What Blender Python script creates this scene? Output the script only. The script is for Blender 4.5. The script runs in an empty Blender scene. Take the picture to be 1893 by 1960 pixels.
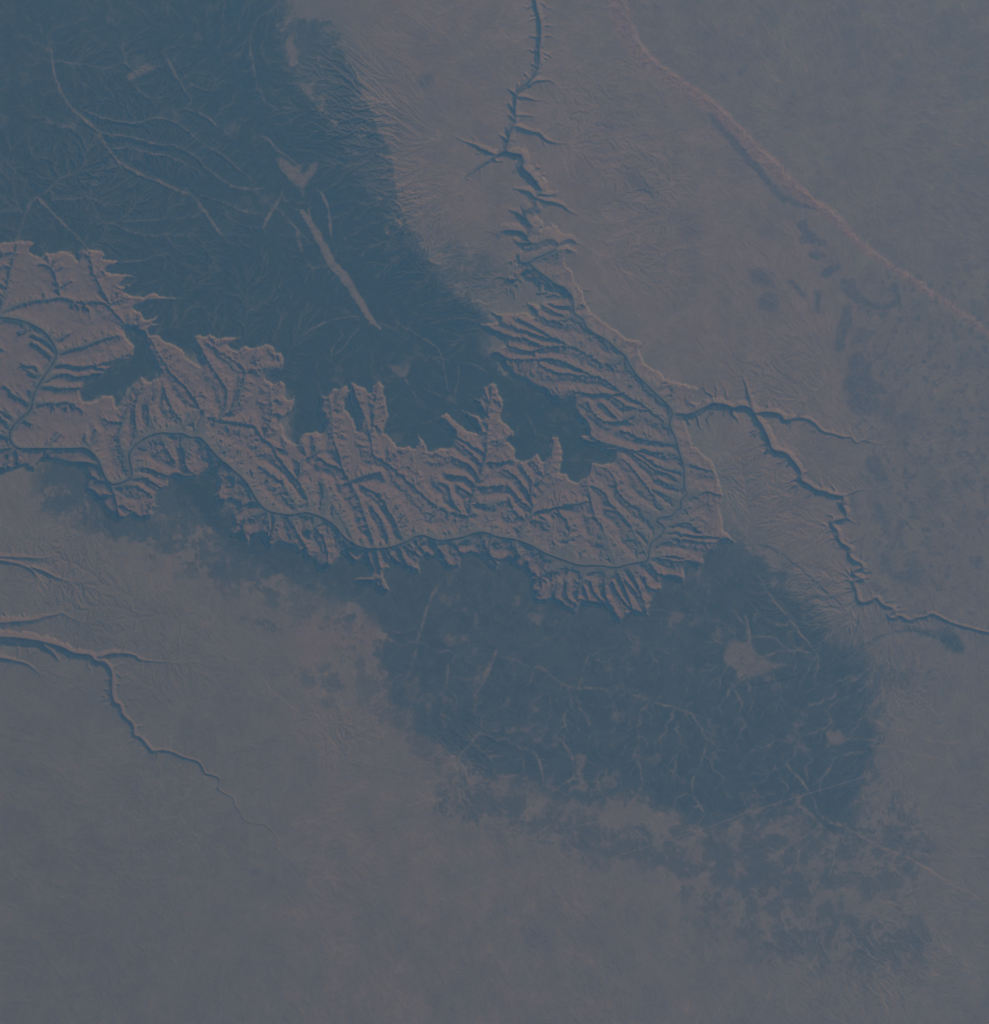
import bpy, math, heapq, random
import numpy as np
from mathutils import Vector
random.seed(3)
# ---- tracing windows: (left, top, size) of each survey sheet, 1893 divisions wide ----
WIN = dict(A=(0,900,1000),B=(800,1200,1000),C=(1600,1400,1000),D=(0,1700,1000),E=(100,180,1000),
           F=(1000,180,1000),G=(1800,180,1000),H=(2700,180,1200),I=(1800,900,1000),J=(2300,1600,1000),
           K=(2900,1200,1000),L=(2850,2000,1000),M=(100,2400,1200),N=(1200,2200,1000),O=(1900,2300,1000),
           P=(1700,2900,1100),Q=(2700,2900,1200),R=(0,3100,1000),Z=(0,0,3957))

def T(spec):
    """'A 1,2 3,4 B 5,6' -> list of map points (units of 0.12 km, y down)"""
    out = []; w = None
    for tok in spec.split():
        if tok in WIN: w = WIN[tok]; continue
        a, b = tok.split(',')
        s = w[2]/1893.0
        out.append(((w[0]+float(a)*s)/4.0, (w[1]+float(b)*s)/4.0))
    return out

RIM = T("""Z -90,470 A 225,110 270,140 250,170 225,200 310,250 330,205 400,210 490,190 560,220 592,275 580,215 620,185 655,197
640,150 700,182 760,190 830,235 780,252 860,262 940,285 880,300 870,328 800,355 900,362 960,370 1090,405 960,415 900,460 1000,448
1005,480 940,505 1000,530 1090,545 1160,500 1230,540 1320,545 1400,552 1340,580 1200,600 1070,612 1010,640 1070,650 1100,712 1240,675
1170,742 1320,742 1130,792 1145,835 1210,820 1240,870 1270,880 1330,900 1400,940 1420,1010 1500,1050 1530,1112 1490,1000 1460,930 1466,850 1500,825
1560,842 1600,820 1650,852 1700,850 1800,845 1850,856
B 220,350 290,380 340,340 410,362 440,345 500,325 570,345 580,385 620,400 650,460 640,510 600,560 510,600 560,632 620,610
655,640 650,720 680,762 720,700 725,780 710,870 660,890 620,930 650,990 655,1040 740,1090 760,1030 820,990 850,1000 880,985 910,1010
940,1000 910,930 905,860 910,790 890,735 940,718 960,732 1000,668 1060,670 1110,635 1135,660 1130,740 1100,762 1110,830 1150,860
1170,910 1195,1000 1190,940 1180,870 1140,770 1130,690 1140,620 1200,640 1260,670 1280,712 1290,660 1330,630 1370,600 1410,650
1400,720 1422,740 1430,820 1440,870 1420,930 1400,990 1440,1030 1480,1080 1500,1110 1560,1112 1600,1100 1620,1130 1650,1080
1640,990 1690,1050 1720,1080 1730,1130
C 240,772 310,740 385,735 400,665 350,620 290,562 280,520 320,480 360,465 430,540 510,600 590,632 570,600 500,512 455,465
480,455 540,480 600,495 625,520 600,470 560,400 555,358 600,372 610,290 660,265 700,235 740,260 760,330 790,370 790,440 770,500
800,540 840,590 885,620 870,660 820,690 880,740 880,820 930,840 980,830 1050,780 1090,850 1110,790 1130,700 1150,660 1200,655
1220,700 1240,780 1235,850 1215,930 1270,940 1310,990 1340,1002 1430,940 1450,850 1530,860 1610,850 1620,820 1560,790 1500,762
1380,722 1345,680 1360,640 1425,650 1400,600 1340,540 1300,450 1310,420 1270,400 1180,440 1130,400 1110,350 1040,330 980,290 900,250
840,210 770,140 720,80 680,50
I 300,990 310,950 400,905 440,915 380,880 290,830 210,780 215,745 370,735 340,705 300,670 255,622 330,660 400,668 500,665 540,645
600,660 645,700 590,640 570,605 590,580 640,580 680,602 740,580 840,570 850,540 780,510 740,450 700,410 640,380 600,430 560,380
540,420 500,450 400,462 430,400 480,330 520,300 500,250 510,200 560,165
I 900,180 950,200 890,230 880,300 940,360 960,430 1020,500 1040,590 1110,680 1180,740 1280,800 1320,840 1400,862 1490,880 1440,950
1480,1000 1490,1050 1600,1120 1650,1170 1720,1190 1800,1195 1893,1240
J 900,20 1000,15 1040,40 960,70 910,140 840,130 850,200 900,290 890,330 980,400 1060,480 1080,540 1100,600 1130,680 1130,760 1110,830
1130,920 1140,980 1190,1040 1235,1075 1215,1115 1150,1092 1100,1090 1040,1160 990,1190 985,1250 940,1290 900,1270 830,1280 840,1340
830,1400 760,1382 670,1380 660,1440 600,1490 570,1560 570,1640 500,1642 430,1640 380,1662 340,1700 310,1700 270,1640 240,1580
130,1582 50,1552
O 890,250 800,240 770,300 745,310 690,280 620,230 590,210 530,230 440,210 420,130 410,70
C 985,1745 940,1690 870,1660 800,1600 765,1640 760,1665 720,1690 680,1670 640,1622 570,1570 480,1580 465,1660 420,1662 330,1682 310,1612
250,1580 215,1602 160,1580 155,1640 175,1700 130,1715 80,1690 0,1650
N 700,130 670,90 685,140 640,165 650,200 690,320 640,360 570,330 560,290 430,270 400,230 440,200 540,205 540,170 510,130 470,90
420,120 380,120 340,60 320,40 290,80 240,150 170,180 130,150 110,80 30,90 20,50
B 600,1860 520,1893 450,1800 390,1790 385,1860 340,1862 300,1820 230,1800 230,1750 250,1690 250,1620 290,1570 240,1550 200,1540
170,1580 120,1555 110,1500 130,1440 130,1370 100,1330 50,1310
D 1500,420 1430,420 1390,440 1340,410 1280,410 1290,480 1230,500 1190,540 1180,600 1240,630 1170,650 1160,710 1080,740 1010,720
970,710 930,740 870,740 800,680 750,600 700,550 650,520 640,460 660,400 640,370 600,340 540,320 430,300 320,280 290,300 270,370
225,360 190,330 Z -90,930""")

ISLAND = T("""A 960,800 1060,850 1085,900 1110,1000 1160,1080 1200,1150 1120,1190 1080,1140 1000,1220 960,1300 890,1390 860,1290
770,1290 730,1330 640,1340 610,1270 640,1210 760,1180 810,1110 960,1050 1020,1000 1030,930 990,870 940,800""")

COLORADO = T("""G 720,-640 675,-450 640,-380 650,-300 675,-220 690,-100 670,50 680,130 640,220 600,270 530,320 510,360 490,450 490,510 505,570 480,600 445,670 440,730 415,800
460,820 540,820 560,870 540,920 600,970 640,1020 695,1090 690,1120 645,1150 655,1220 590,1240 560,1270 580,1320 625,1370 600,1420
570,1450 610,1500 660,1505 740,1465 800,1475 820,1520 790,1550 690,1590 610,1625 600,1650 700,1730 770,1780
I 830,465 900,500 935,550 935,640 960,685 1010,700 1030,760 1080,810 1200,870 1270,940 1330,980 1370,1060 1420,1140 1500,1210
1580,1290 1650,1350 1700,1420
J 710,180 770,280 790,390 830,480 835,580 830,660 865,710 800,760 820,810 770,830 740,880 640,885 620,920 670,940 690,980 640,1040
590,1060 565,1160 565,1220 400,1240 320,1275
C 1500,1625 1380,1640 1240,1590 1100,1540 1000,1480 870,1430 740,1420 660,1380 570,1380 500,1410 420,1430 310,1445 240,1430 200,1405
120,1405 50,1450
B 1460,1870 1360,1885 1250,1885 1160,1850 1090,1800 1020,1710 960,1665 860,1620 780,1605 700,1630 600,1620 500,1595 440,1540
400,1470 360,1400 300,1330 200,1250 130,1190 60,1110
D 1550,130 1500,85 1440,95 1380,60 1300,60 1200,55 1100,85 1010,150 965,220 985,310 995,370 970,410 900,440 840,450 790,410 760,330
740,270 700,220 640,170 580,175 430,175 225,175 120,180
A 60,1620 70,1540 150,1450 230,1400 240,1300 290,1190 390,1050 430,970 400,900 330,800 230,745 100,700 -100,690""")

# narrow gorges: (points, half-width start/end, depth start/end as share of the plateau height)
LITTLE = T("""J 750,95 800,100 870,110 940,60 1060,20 1150,45 1200,70 1260,45 1330,60 1370,130 1420,200 1460,280 1480,350 1510,395 1560,390
K 490,1180 520,1230 560,1280 590,1310 570,1370 640,1400 700,1450 760,1450 830,1490 900,1485 910,1520 880,1560 930,1610 920,1655 850,1668 810,1680
820,1720 870,1760 850,1800 900,1860 960,1885
L 1055,372 1030,420 1080,470 1130,480 1150,515 1080,530 1060,560 1110,585 1150,595 1070,610 1080,660 1100,700 1105,760 1140,785
1200,765 1240,735 1265,760 1290,800 1350,815 1390,830 1350,860 1330,880 1370,905 1420,870 1470,910 1510,915 1540,890 1610,890
1660,855 1700,875 1770,915 1900,960 2100,1010 2500,1060""")
SALT = T("K 225,860 280,850 380,855 435,875 450,922 530,885 630,900 690,940 740,1000 820,1010 900,1040 960,1030 1000,1090 1050,1050 1120,1080 1190,1090")
CATARACT = T("""M -460,225 -140,232 30,250 100,265 230,300 300,340 420,345 440,390 500,390 540,440 550,500 545,580 560,650 605,660 610,730
670,770 690,820 680,850 730,870 775,920 800,960 850,945 920,955 1000,995 1090,1015 1120,1050 1135,1095 1170,1100 1230,1120 1230,1160
1210,1185 1250,1215 1320,1245 1320,1290 1365,1335 1380,1395 1490,1415 1520,1415 1580,1480 1600,1530 1570,1545 1620,1600 1670,1640 1700,1680""")
GORGES = [ # name, pts, [half widths], [depths km]
 ('little', LITTLE, [6.5,6,5,4,3.6,3.2,2.6,2.0], [0.95,.85,.7,.6,.5,.42,.34,.24]),
 ('salt', SALT, [5,3.6,2.2,1.2], [.7,.45,.25,.08]),
 ('spur', T("K 215,850 200,780 165,660 150,610 135,575"), [5,3,1.2], [.6,.4,.1]),
 ('spur', T("K 560,880 600,830 610,780 650,748 700,690 760,640 800,625"), [2.4,1.6,.8], [.25,.12,.04]),
 ('spur', T("K 905,1480 1000,1440 1090,1430"), [2,1], [.25,.05]),
 ('spur', T("K 330,1130 300,1160 280,1150"), [2.6,1.2], [.4,.1]),
 ('spur', T("K 935,1660 990,1690"), [1.8,.8], [.3,.08]),
 ('spur', T("K 590,1310 650,1280"), [2,.8], [.3,.08]),
 ('spur', T("J 1180,60 1190,110 1222,140"), [3.2,1.6], [.6,.2]),
 ('cataract', CATARACT, [9.5,9,7.5,5.5,4.4,4,3,2.2,1.6,1.0,.8,.7], [.75,.72,.62,.5,.42,.36,.3,.22,.14,.09,.06,.04]),
 ('spur', T("M 470,360 540,337 600,335 690,345 720,380 860,390 1000,400"), [5,3.2,1.4,.9], [.5,.34,.12,.04]),
 ('spur', T("M 95,262 120,300 170,330 210,378"), [4.5,3,1.2], [.6,.4,.1]),
 ('spur', T("M -430,330 -60,380 30,410 60,440 95,465"), [6,4,1.4], [.6,.4,.1]),
 ('spur', T("M -450,170 -120,140 30,130 70,122 130,102 200,92 230,75 265,100 300,118 400,150"), [9,7,4.5,2.5,1], [.6,.5,.36,.2,.04]),
 ('spur', T("D -320,980 80,1000 200,1000 300,1012 420,990"), [6,4,1.2], [.5,.3,.05]),
 ('spur', T("D -320,990 120,1040 225,1085 260,1120 290,1160"), [5,3.5,1.2], [.5,.36,.08]),
 ('spur', T("D 240,1080 320,1105 420,1155 520,1185 600,1190"), [4,3,1.8,.8], [.4,.3,.18,.04]),
 ('spur', T("D 870,1740 940,1720 950,1670"), [2.4,1], [.3,.08]),
 ('marble', COLORADO[:46], [3.8,4.1,4.6,5.2,6,7.5,10,13,15,15], [.58,.62,.66,.7,.74,.78,.82,.86,.9]),
 ('spur', T("G 415,800 360,830 310,815 240,785 180,750 130,738 40,690"), [5.5,5,4,2.2,1], [.7,.6,.45,.22,.05]),
 ('spur', T("G 345,835 320,850 260,890 200,930 150,975 110,1000 160,1030"), [4.5,3.6,3,2,.8], [.5,.42,.3,.15,.04]),
 ('spur', T("G 330,835 340,885 400,875"), [2.6,1], [.35,.1]),
 ('spur', T("G 490,605 570,635 620,655 680,660 720,715 800,742 900,745"), [4.8,3.8,2.6,.8], [.6,.45,.28,.04]),
 ('spur', T("G 505,385 580,395 630,412 690,415"), [3.6,2.4,.8], [.5,.3,.05]),
 ('spur', T("G 495,525 560,525 640,538"), [3,1], [.4,.06]),
 ('spur', T("G 600,300 640,265 690,265 760,262 820,310"), [3.4,2.4,.8], [.4,.25,.04]),
 ('spur', T("G 650,1150 730,1180 790,1190 850,1210 900,1255 970,1285"), [6,4.4,2.6,.9], [.75,.55,.3,.05]),
 ('spur', T("G 690,1125 760,1130 800,1120"), [5,2], [.6,.15]),
 ('spur', T("G 645,1150 600,1110 540,1095 480,1083"), [6,4,1.2], [.7,.45,.08]),
 ('spur', T("G 570,1320 530,1280 500,1262 455,1250"), [6.5,4,1.3], [.7,.45,.1]),
 ('spur', T("G 560,1425 470,1400 400,1400 370,1440"), [9,8,4], [.75,.6,.2]),
 ('spur', T("G 600,1500 530,1500 500,1485"), [6,2.5], [.7,.2]),
 ('spur', T("G 820,1500 890,1460 930,1470 960,1500"), [8,5,1.5], [.75,.5,.1]),
 ('spur', T("G 800,1550 880,1540 940,1562"), [7,2], [.7,.15]),
 ('spur', T("G 440,330 500,375"), [1.2,2.6], [.1,.5]),
 ('spur', T("G 445,440 485,500"), [1.4,3], [.1,.5]),
 ('spur', T("G 380,680 430,720"), [1.4,3], [.1,.5]),
 ('spur', T("G 445,530 500,570"), [1.4,3], [.1,.5]),
]

# side canyons inside the great canyon, mouth first
SIDES = [T(s) for s in """A -60,690 100,600 225,570 380,555 480,545 600,590 700,575 800,590 860,650 900,705 1000,790 1120,830
A 830,600 760,480 700,350 670,230|A 450,540 430,450 400,330 330,300|A 430,960 560,930 650,900 800,850 900,830
A 400,1040 560,1080 700,1070 900,1010 980,960|A 700,1070 850,1110|A 310,1180 430,1110 560,1150 640,1140 780,1120
A 290,1210 470,1240 620,1230|A 200,1350 400,1340 560,1350|A 400,930 330,870 250,840|A 390,1000 300,930 240,890
A 980,1830 940,1740 900,1650 900,1580 930,1480 960,1400 1010,1310|A 1050,1600 1020,1500 1010,1380 1040,1280 1100,1200
A 1180,1565 1120,1440 1110,1360 1170,1280 1200,1220|A 1420,1590 1370,1480 1310,1400 1260,1320 1240,1230
A 1490,1590 1540,1500 1560,1450 1470,1330 1400,1230 1300,1130 1220,1010 1150,880 1120,830
B 830,1610 820,1530 790,1440 740,1370 660,1290 590,1200 550,1110 480,1060 430,980 380,945 250,925 150,905 80,880
B 150,905 190,850 200,780 200,680 150,600 100,520 20,400|B 200,860 280,780 330,640 350,540 250,450 170,390 60,340
B 350,540 430,520 540,505 620,490|B 480,1060 530,950 540,850 540,740 520,640|B 540,860 650,880|B 550,1110 640,1150 650,1090
B 740,1370 750,1260 800,1200 780,1100|B 800,1200 890,1160 870,1050
B 1330,1885 1310,1800 1260,1700 1240,1590 1200,1500 1150,1410 1090,1320 1060,1220 1020,1080 1005,950 1000,830 980,760 940,730
B 1000,830 1060,720 1090,650|B 1310,1180 1290,1000 1250,880 1190,770 1150,650|B 1290,1060 1325,880 1330,750 1370,620
C 500,1400 530,1300 500,1250 400,1240 300,1200 200,1130 100,1030 0,940 -110,850 -200,800
B 1550,1840 1480,1680 1420,1600 1400,1530 1330,1460 1230,1420|B 740,1600 690,1480 620,1380 500,1300
C 530,1260 550,1100 600,980 640,850 660,740 670,620 660,500 690,400 700,260|C 650,790 560,740 420,650 300,570
C 670,640 600,600 530,530 470,470|C 660,500 600,430 560,370|C 690,420 650,330 620,280|C 680,690 780,680 860,650|C 640,850 720,860 860,830
C 620,870 530,770 430,690|C 600,980 540,880 480,860 400,810|C 570,1040 500,960 370,955
C 915,1440 940,1290 1020,1230 980,1100 900,980 800,900|C 990,1100 1010,1000 950,940 930,870|C 1000,1020 1100,960 1150,850 1160,730 1180,680
C 1080,960 1040,870 1000,840|C 1020,1230 1150,1200 1300,1170 1420,1140|C 1000,1210 900,1130 820,1030|C 1250,1590 1290,1400 1280,1300 1200,1240
C 1650,1640 1570,1450 1540,1330 1480,1290 1470,1200 1440,1100 1420,1000
J 560,1190 500,1090 420,940 340,850 260,790 240,700 100,640|J 740,880 620,760 540,640 470,560 360,430
J 825,640 740,570 620,540 500,450 400,380 300,350 200,330 100,250 40,150|J 640,885 500,820 400,780 320,700 300,560 200,500
I 960,690 880,710 760,730 700,700 590,620
I 1330,985 1170,1070 1050,980 900,900 700,930 600,870 450,840 250,800|I 900,900 780,860 660,780 520,710|I 880,890 620,830 430,750 340,705
I 720,930 600,970 450,920 400,890|I 1640,1500 1500,1380 1300,1270 1150,1150 970,1100 800,1010 600,1020 440,1020 310,950
I 1150,1150 900,1130 760,1110 680,1050|I 1300,1280 1100,1290 900,1250 780,1310|I 1500,1400 1350,1380 1250,1310|I 1450,1370 1310,1510 1220,1420 1150,1350
I 1350,1480 1180,1500 1090,1440 1040,1330
B 430,1540 330,1545 290,1590|B 510,1620 520,1700 510,1850|B 500,1600 330,1640 320,1800|D 840,450 850,520 880,600 880,700|D 860,470 1000,440 1150,540
D 1000,400 1100,400 1240,490|D 990,330 1100,320 1200,370 1380,400|D 1200,60 1250,180 1310,270|D 1430,100 1390,200 1410,340|D 740,300 620,290 560,330
D 760,420 660,380|D 850,520 740,560|J 850,480 960,520 1080,545|J 865,700 980,690 1120,720|J 640,1040 800,1050 950,1080 1100,1080
J 565,1200 700,1180 840,1200|J 570,1230 640,1330 820,1390|J 400,1240 480,1420 560,1620|J 320,1275 380,1450 470,1640|J 300,1275 200,1450 310,1680
J 100,1250 50,1400 120,1560|C 1240,1600 1150,1680 1020,1740|C 870,1440 900,1560 820,1620|C 740,1430 640,1500 760,1650|C 500,1420 400,1500 560,1580 700,1680
C 240,1440 330,1580 330,1670|C 60,1460 120,1540 190,1610|C 0,1500 20,1600 130,1710|B 1250,1900 1130,1893 1100,1850|N 650,-20 700,80 870,190
N 560,-40 600,120 630,300|N 480,-60 520,120 540,180|N 480,240 560,240 620,200|N 330,-80 370,60 400,110|N 180,-60 220,60 170,170""".replace('\n','|').split('|') if s.strip()]
SIDES = [s for s in SIDES if len(s) > 1]

# valleys on the plateaus (also pale ground along them), and two scarp faces painted sunlit: spec, half width of the pale floor (px), strength
VALLEYS_LIT_SCARPS = [(T(s), w, k) for s, w, k in [
 ("E 230,120 450,160 640,185",.8,.5),("E 400,480 560,550 780,600 900,590 1000,545 1180,600 1340,760 1500,830 1600,930",.9,.55),
 ("E 560,680 760,690 870,720 1040,770 1100,755 1220,800 1330,880 1380,940",.9,.55),("E 650,800 800,775 940,830 1080,840 1250,920",.9,.5),
 ("E 1380,935 1500,1030 1600,1090 1800,1100",1.2,.6),("E 1050,55 1120,180 1200,340 1270,460",1.5,.5),
 ("E 1130,100 1200,220 1280,330 1440,360",1.0,.5),("E 1180,490 1300,510 1400,560 1470,640",1.4,.6),("E 740,20 760,140 820,190",.9,.5),
 ("E 520,1370 600,1340 680,1360 800,1420 970,1450 1100,1430",1.,.5),("E 680,1350 760,1300 830,1230",1.,.4),("E 680,1340 900,1340 1060,1320",.8,.4),
 ("E 200,1180 370,1170 480,1150 600,1210",1.,.4),("E 690,1650 870,1640 1000,1600 1060,1580",.8,.4),
 ("E 1310,1190 1380,1290 1430,1360 1490,1440",1.9,.7),("E 1330,1150 1500,1190 1600,1250 1800,1290",.8,.45),("E 1470,1280 1560,1330 1680,1390 1893,1370",.8,.45),
 ("E 1590,920 1680,1000 1780,1080",1.0,.35),("E 800,260 860,350 950,410 1100,400",.9,.4),
 ("F 510,1100 550,1130 590,1230 610,1330 615,1470",2.0,.75),("F 360,1410 380,1520 410,1590",2.4,.7),("F 250,1100 230,1180 160,1270 100,1400",2.0,.6),
 ("F 60,690 160,730 190,790 300,860",1.6,.55),("F 400,1270 470,1360 520,1450 570,1560 620,1650 690,1720 740,1790 800,1890 B 1250,80 1310,170 1370,220",3.4,.95),
 ("F 410,1590 460,1700 560,1680",.9,.4),("F 250,1130 270,1200 430,1210 470,1180",.8,.5),("F 230,1260 300,1340 430,1470 460,1520",.8,.5),
 ("F 470,1360 440,1250 470,1240",2.0,.6),("F 0,30 40,200 60,350",1.6,.35),("F 80,340 120,450",1.2,.3),
 ("B 820,240 900,200 980,160 1080,140 1190,130",.9,.5),("B 990,470 1010,350 1080,280",.8,.45),("B 1010,430 1110,350 1130,300 1220,200",.7,.4),
 ("B 1310,170 1400,190 1530,250",.9,.5),("B 1500,180 1640,265 1800,360 1840,440 1860,560",.9,.5),("B 1640,410 1800,440 1893,460",.9,.45),
 ("B 1180,400 1200,380 1250,330",.8,.4),
 ("C 130,40 280,70 330,130 350,230 370,330 400,400",.9,.5),("C 450,90 440,240 420,330",.9,.45),("C 210,310 330,360",.8,.4),
 ("C 460,95 600,120 680,190",.8,.4),("C 950,480 1000,560 1030,620 1020,700",.8,.35),("B 1550,590 1600,680 1640,740",1.4,.5),
 ("N 1080,230 1000,340 960,440 930,560 900,650 880,720",2.0,.5),("N 880,760 850,850 820,950",2.8,.6),("N 590,660 680,670 740,720",.7,.4),
 ("N 700,620 800,630 830,600 900,590",.8,.5),("N 790,650 850,710 900,700 980,730 1050,780 1120,750 1180,800",1.,.5),
 ("N 900,660 1050,670",.7,.4),("N 1340,450 1330,560",1.6,.45),("N 1120,870 1110,1020",2.4,.45),
 ("N 1490,760 1440,880 1400,960 1340,1080",3.0,.7),("N 1330,1090 1320,1240",3.6,.45),("N 1370,1260 1380,1320 1340,1420 1200,1560",1.4,.4),
 ("N 1490,800 1560,810 1650,840 1720,880 1800,890 O 480,690 560,740 610,790 700,850 800,860 900,850 1000,870",1.3,.55),
 ("O 870,590 830,680 800,790",1.1,.35),("O 1130,880 1250,930 1360,960 1440,990 1520,1000",1.0,.45),("O 1500,1000 1640,1050",1.3,.4),
 ("O 640,1250 720,1330 740,1420 750,1530 700,1570 600,1610 520,1600",1.7,.6),("O 430,1330 490,1400 510,1500 520,1600",1.4,.5),
 ("O 540,1610 640,1640 720,1680 760,1720",1.4,.5),("O 930,1480 920,1580 960,1660 1010,1700 1060,1760",2.0,.6),
 ("O 1000,1460 980,1560",1.6,.5),("O 1040,1510 1060,1600",1.5,.5),("O 1100,1540 1100,1660",1.5,.5),("O 1270,1560 1240,1650 1180,1730 1140,1780",2.4,.65),
 ("O 1250,1450 1260,1550",1.0,.4),("O 0,1580 140,1540 240,1530 370,1500",1.3,.5),("O 370,1400 370,1500 400,1560",1.2,.4),("O 1420,1430 1510,1500",1.2,.5),
 ("L 0,910 70,920 150,965",1.0,.45),("L 240,870 270,960 275,1070",2.8,.6),("L 330,860 300,920",1.8,.4),("L 300,1030 380,1040 480,1040 530,1100 570,1140",1.2,.55),
 ("L 340,1190 430,1180 500,1140 640,1140 750,1160",1.3,.5),("L 400,900 430,935 500,945 570,950",1.2,.5),("L 300,560 370,600 400,680 450,750 550,860 620,960 700,1060 800,1180",1.4,.5),
 ("L 0,1050 100,1110",1.0,.45),("L 100,800 180,860 240,950",.8,.4),("L 850,1590 920,1700",1.0,.4),("L 1130,1620 1200,1670 1330,1740 1500,1760 1600,1830 1893,1850",1.0,.4),
 ("L 650,1800 850,1730",.9,.4),("L 1000,1800 1100,1830",1.2,.5),
 ("Q 690,220 720,280 780,330 840,410",1.8,.5),("Q 800,140 860,220",1.5,.45),("Q 770,510 850,560 930,650 1010,710 1080,760",2.8,.6),
 ("Q 870,470 900,560 960,610 1060,640 1230,640",1.6,.5),("Q 1060,640 1180,710 1300,780 1400,810 1550,880 1700,980",2.2,.55),
 ("Q 1070,190 1150,170 1250,175",1.8,.5),("Q 920,350 1000,230",1.6,.5),("Q 820,270 840,350",1.8,.45),("Q 480,370 520,450 560,460",1.5,.45),
 ("Q 420,450 440,510",2.4,.5),("Q 630,250 660,330 720,400",1.2,.4),("Q 100,350 110,450 200,560",1.2,.4),("Q 230,270 300,330",1.2,.4),
 ("Q 1210,130 1400,150 1550,200 1700,220",1.6,.4),("Q 1100,80 1200,90 1300,110",1.4,.45),
 ("D 1250,1080 1290,1020 1400,960 1420,890 1460,850 1440,740",1.6,.4),("D 1470,860 1510,950 1500,1080",1.4,.4),("D 950,1090 1050,1110 1150,1140 1230,1110",1.2,.35),
 ("G 1430,960 1480,1020 1540,1130",.1,.0),("G 970,1480 1050,1550 1130,1600 1250,1610",.8,.35),("G 1100,1420 1170,1480 1220,1500",.7,.3),
 ("E 200,50 230,270 330,470 540,640 620,780 700,900 1000,1040 1290,1150",2.0,.42),  # scarp face, not a valley: sunlit strip put into colour, with thinner woodland
 ("A -60,880 E 40,1080 200,1270 400,1450 460,1530",1.8,.35),("E 60,540 160,560 250,620 330,640",1.2,.35),("E 160,590 240,600 340,620 390,680",1.4,.35),  # leading line is the other scarp's sunlit strip, painted pale; the rest are valleys
 ("E 80,850 180,860 260,920",1.0,.35),("E 200,1080 280,1000 380,980",1.0,.35),("E 100,1150 180,1110 240,1020",.9,.3),
]]

MEADOWS = [ # label, polygon
 ("heart-shaped pale grassy clearing in the dark northern forest", T("F 205,870 250,865 300,900 340,935 385,910 400,935 385,960 410,1000 440,940 480,900 515,895 500,960 465,1010 430,1050 410,1100 418,1160 405,1150 395,1095 330,1060 280,1000 230,940")),
 ("long thin pale meadow running diagonally through the middle of the northern forest", None),
 ("small ragged pale clearing near the top left of the northern forest", T("E 770,230 830,200 900,150 950,160 1010,175 930,210 850,250 790,280")),
 ("fan-shaped tan clearing just north of the finger-like canyon bays", T("B 1415,490 1480,500 1540,520 1560,490 1600,480 1580,540 1560,590 1530,590 1480,560")),
 ("large pale round flat at the eastern edge of the southern forest", T("L 105,1085 180,1065 255,1080 275,1040 300,1110 340,1170 420,1215 480,1240 600,1250 480,1275 400,1300 310,1350 250,1330 180,1350 190,1290 110,1240 80,1200")),
 ("pale bent clearing in the southern woodland, shaped like a boot", T("O 780,1350 840,1370 830,1440 800,1490 830,1560 860,1600 830,1640 770,1630 720,1650 700,1640 730,1600 780,1590 790,1540 760,1470 770,1410")),
 ("tan flat where several pale washes meet in the southern woodland", T("O 1050,1740 1100,1770 1160,1740 1200,1700 1230,1720 1290,1740 1290,1790 1200,1800 1160,1850 1060,1893 1040,1860")),
 ("star-shaped pale clearing low on the right of the southern forest", T("L 860,1760 900,1740 920,1770 960,1740 1000,1790 1010,1830 960,1860 900,1850")),
]

SIDES += [T(s) for s in """C 470,1250 390,1150 375,1040 300,1000|C 545,1100 500,1070 450,1040|C 560,1170 680,1160 800,1140|C 590,1040 700,1035 790,1025
C 950,1290 860,1220 820,1130|C 1000,1290 1140,1310 1070,1260|C 1290,1330 1240,1260 1170,1235
C 180,1440 90,1530 200,1605|C 420,1440 440,1530 500,1590 600,1610 720,1688|C 640,1440 660,1575 790,1590 930,1680|C 960,1600 950,1670 1090,1740
O 640,60 580,170 660,240 760,300|O 700,60 690,170 780,232|O 800,60 760,180 850,200 980,238|O 880,60 900,140 990,230 1080,372|O 1040,60 1120,210 1240,300|O 1130,40 1210,120 1280,200
O 1290,30 1300,100 1410,130|J 620,1190 780,1230 850,1200 940,1288|J 580,1240 600,1310 700,1350 820,1392|J 700,990 900,1040 1060,1030 1215,1113|J 690,960 830,900 940,1000
J 560,1070 400,940 330,850 250,830|J 800,760 735,745 590,680|J 830,640 700,640 640,600|N 620,-40 660,80 760,140 900,198|N 760,-50 830,0 960,88|N 880,-60 940,20 1090,160
B 870,1620 900,1690 800,1770|B 700,1630 700,1700 780,1850|B 560,1610 560,1750 470,1880|I 1010,700 860,700 700,600|I 935,600 800,620 750,590|I 900,500 830,540 780,520
I 770,470 700,430 640,400|I 620,310 560,360 480,440|I 610,270 540,290 510,250|I 1720,1650 1500,1640 1300,1560|I 1740,1740 1550,1720 1340,1700 1260,1670 1130,1640 1000,1660 970,1610
I 1780,1870 1600,1850 1480,1760 1370,1700 1260,1690 1180,1730|B 820,1530 720,1560 640,1430 620,1360|B 920,1640 980,1500 940,1380|B 1170,1850 1100,1700 1010,1560
B 1100,1390 1250,1330 1370,1300|B 1080,1290 960,1240 900,1200|B 1440,1870 1400,1700 1300,1580|A 1560,1450 1640,1480 1750,1500 1893,1520|A 1300,1570 1440,1480 1500,1400""".replace('\n','|').split('|')]

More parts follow.
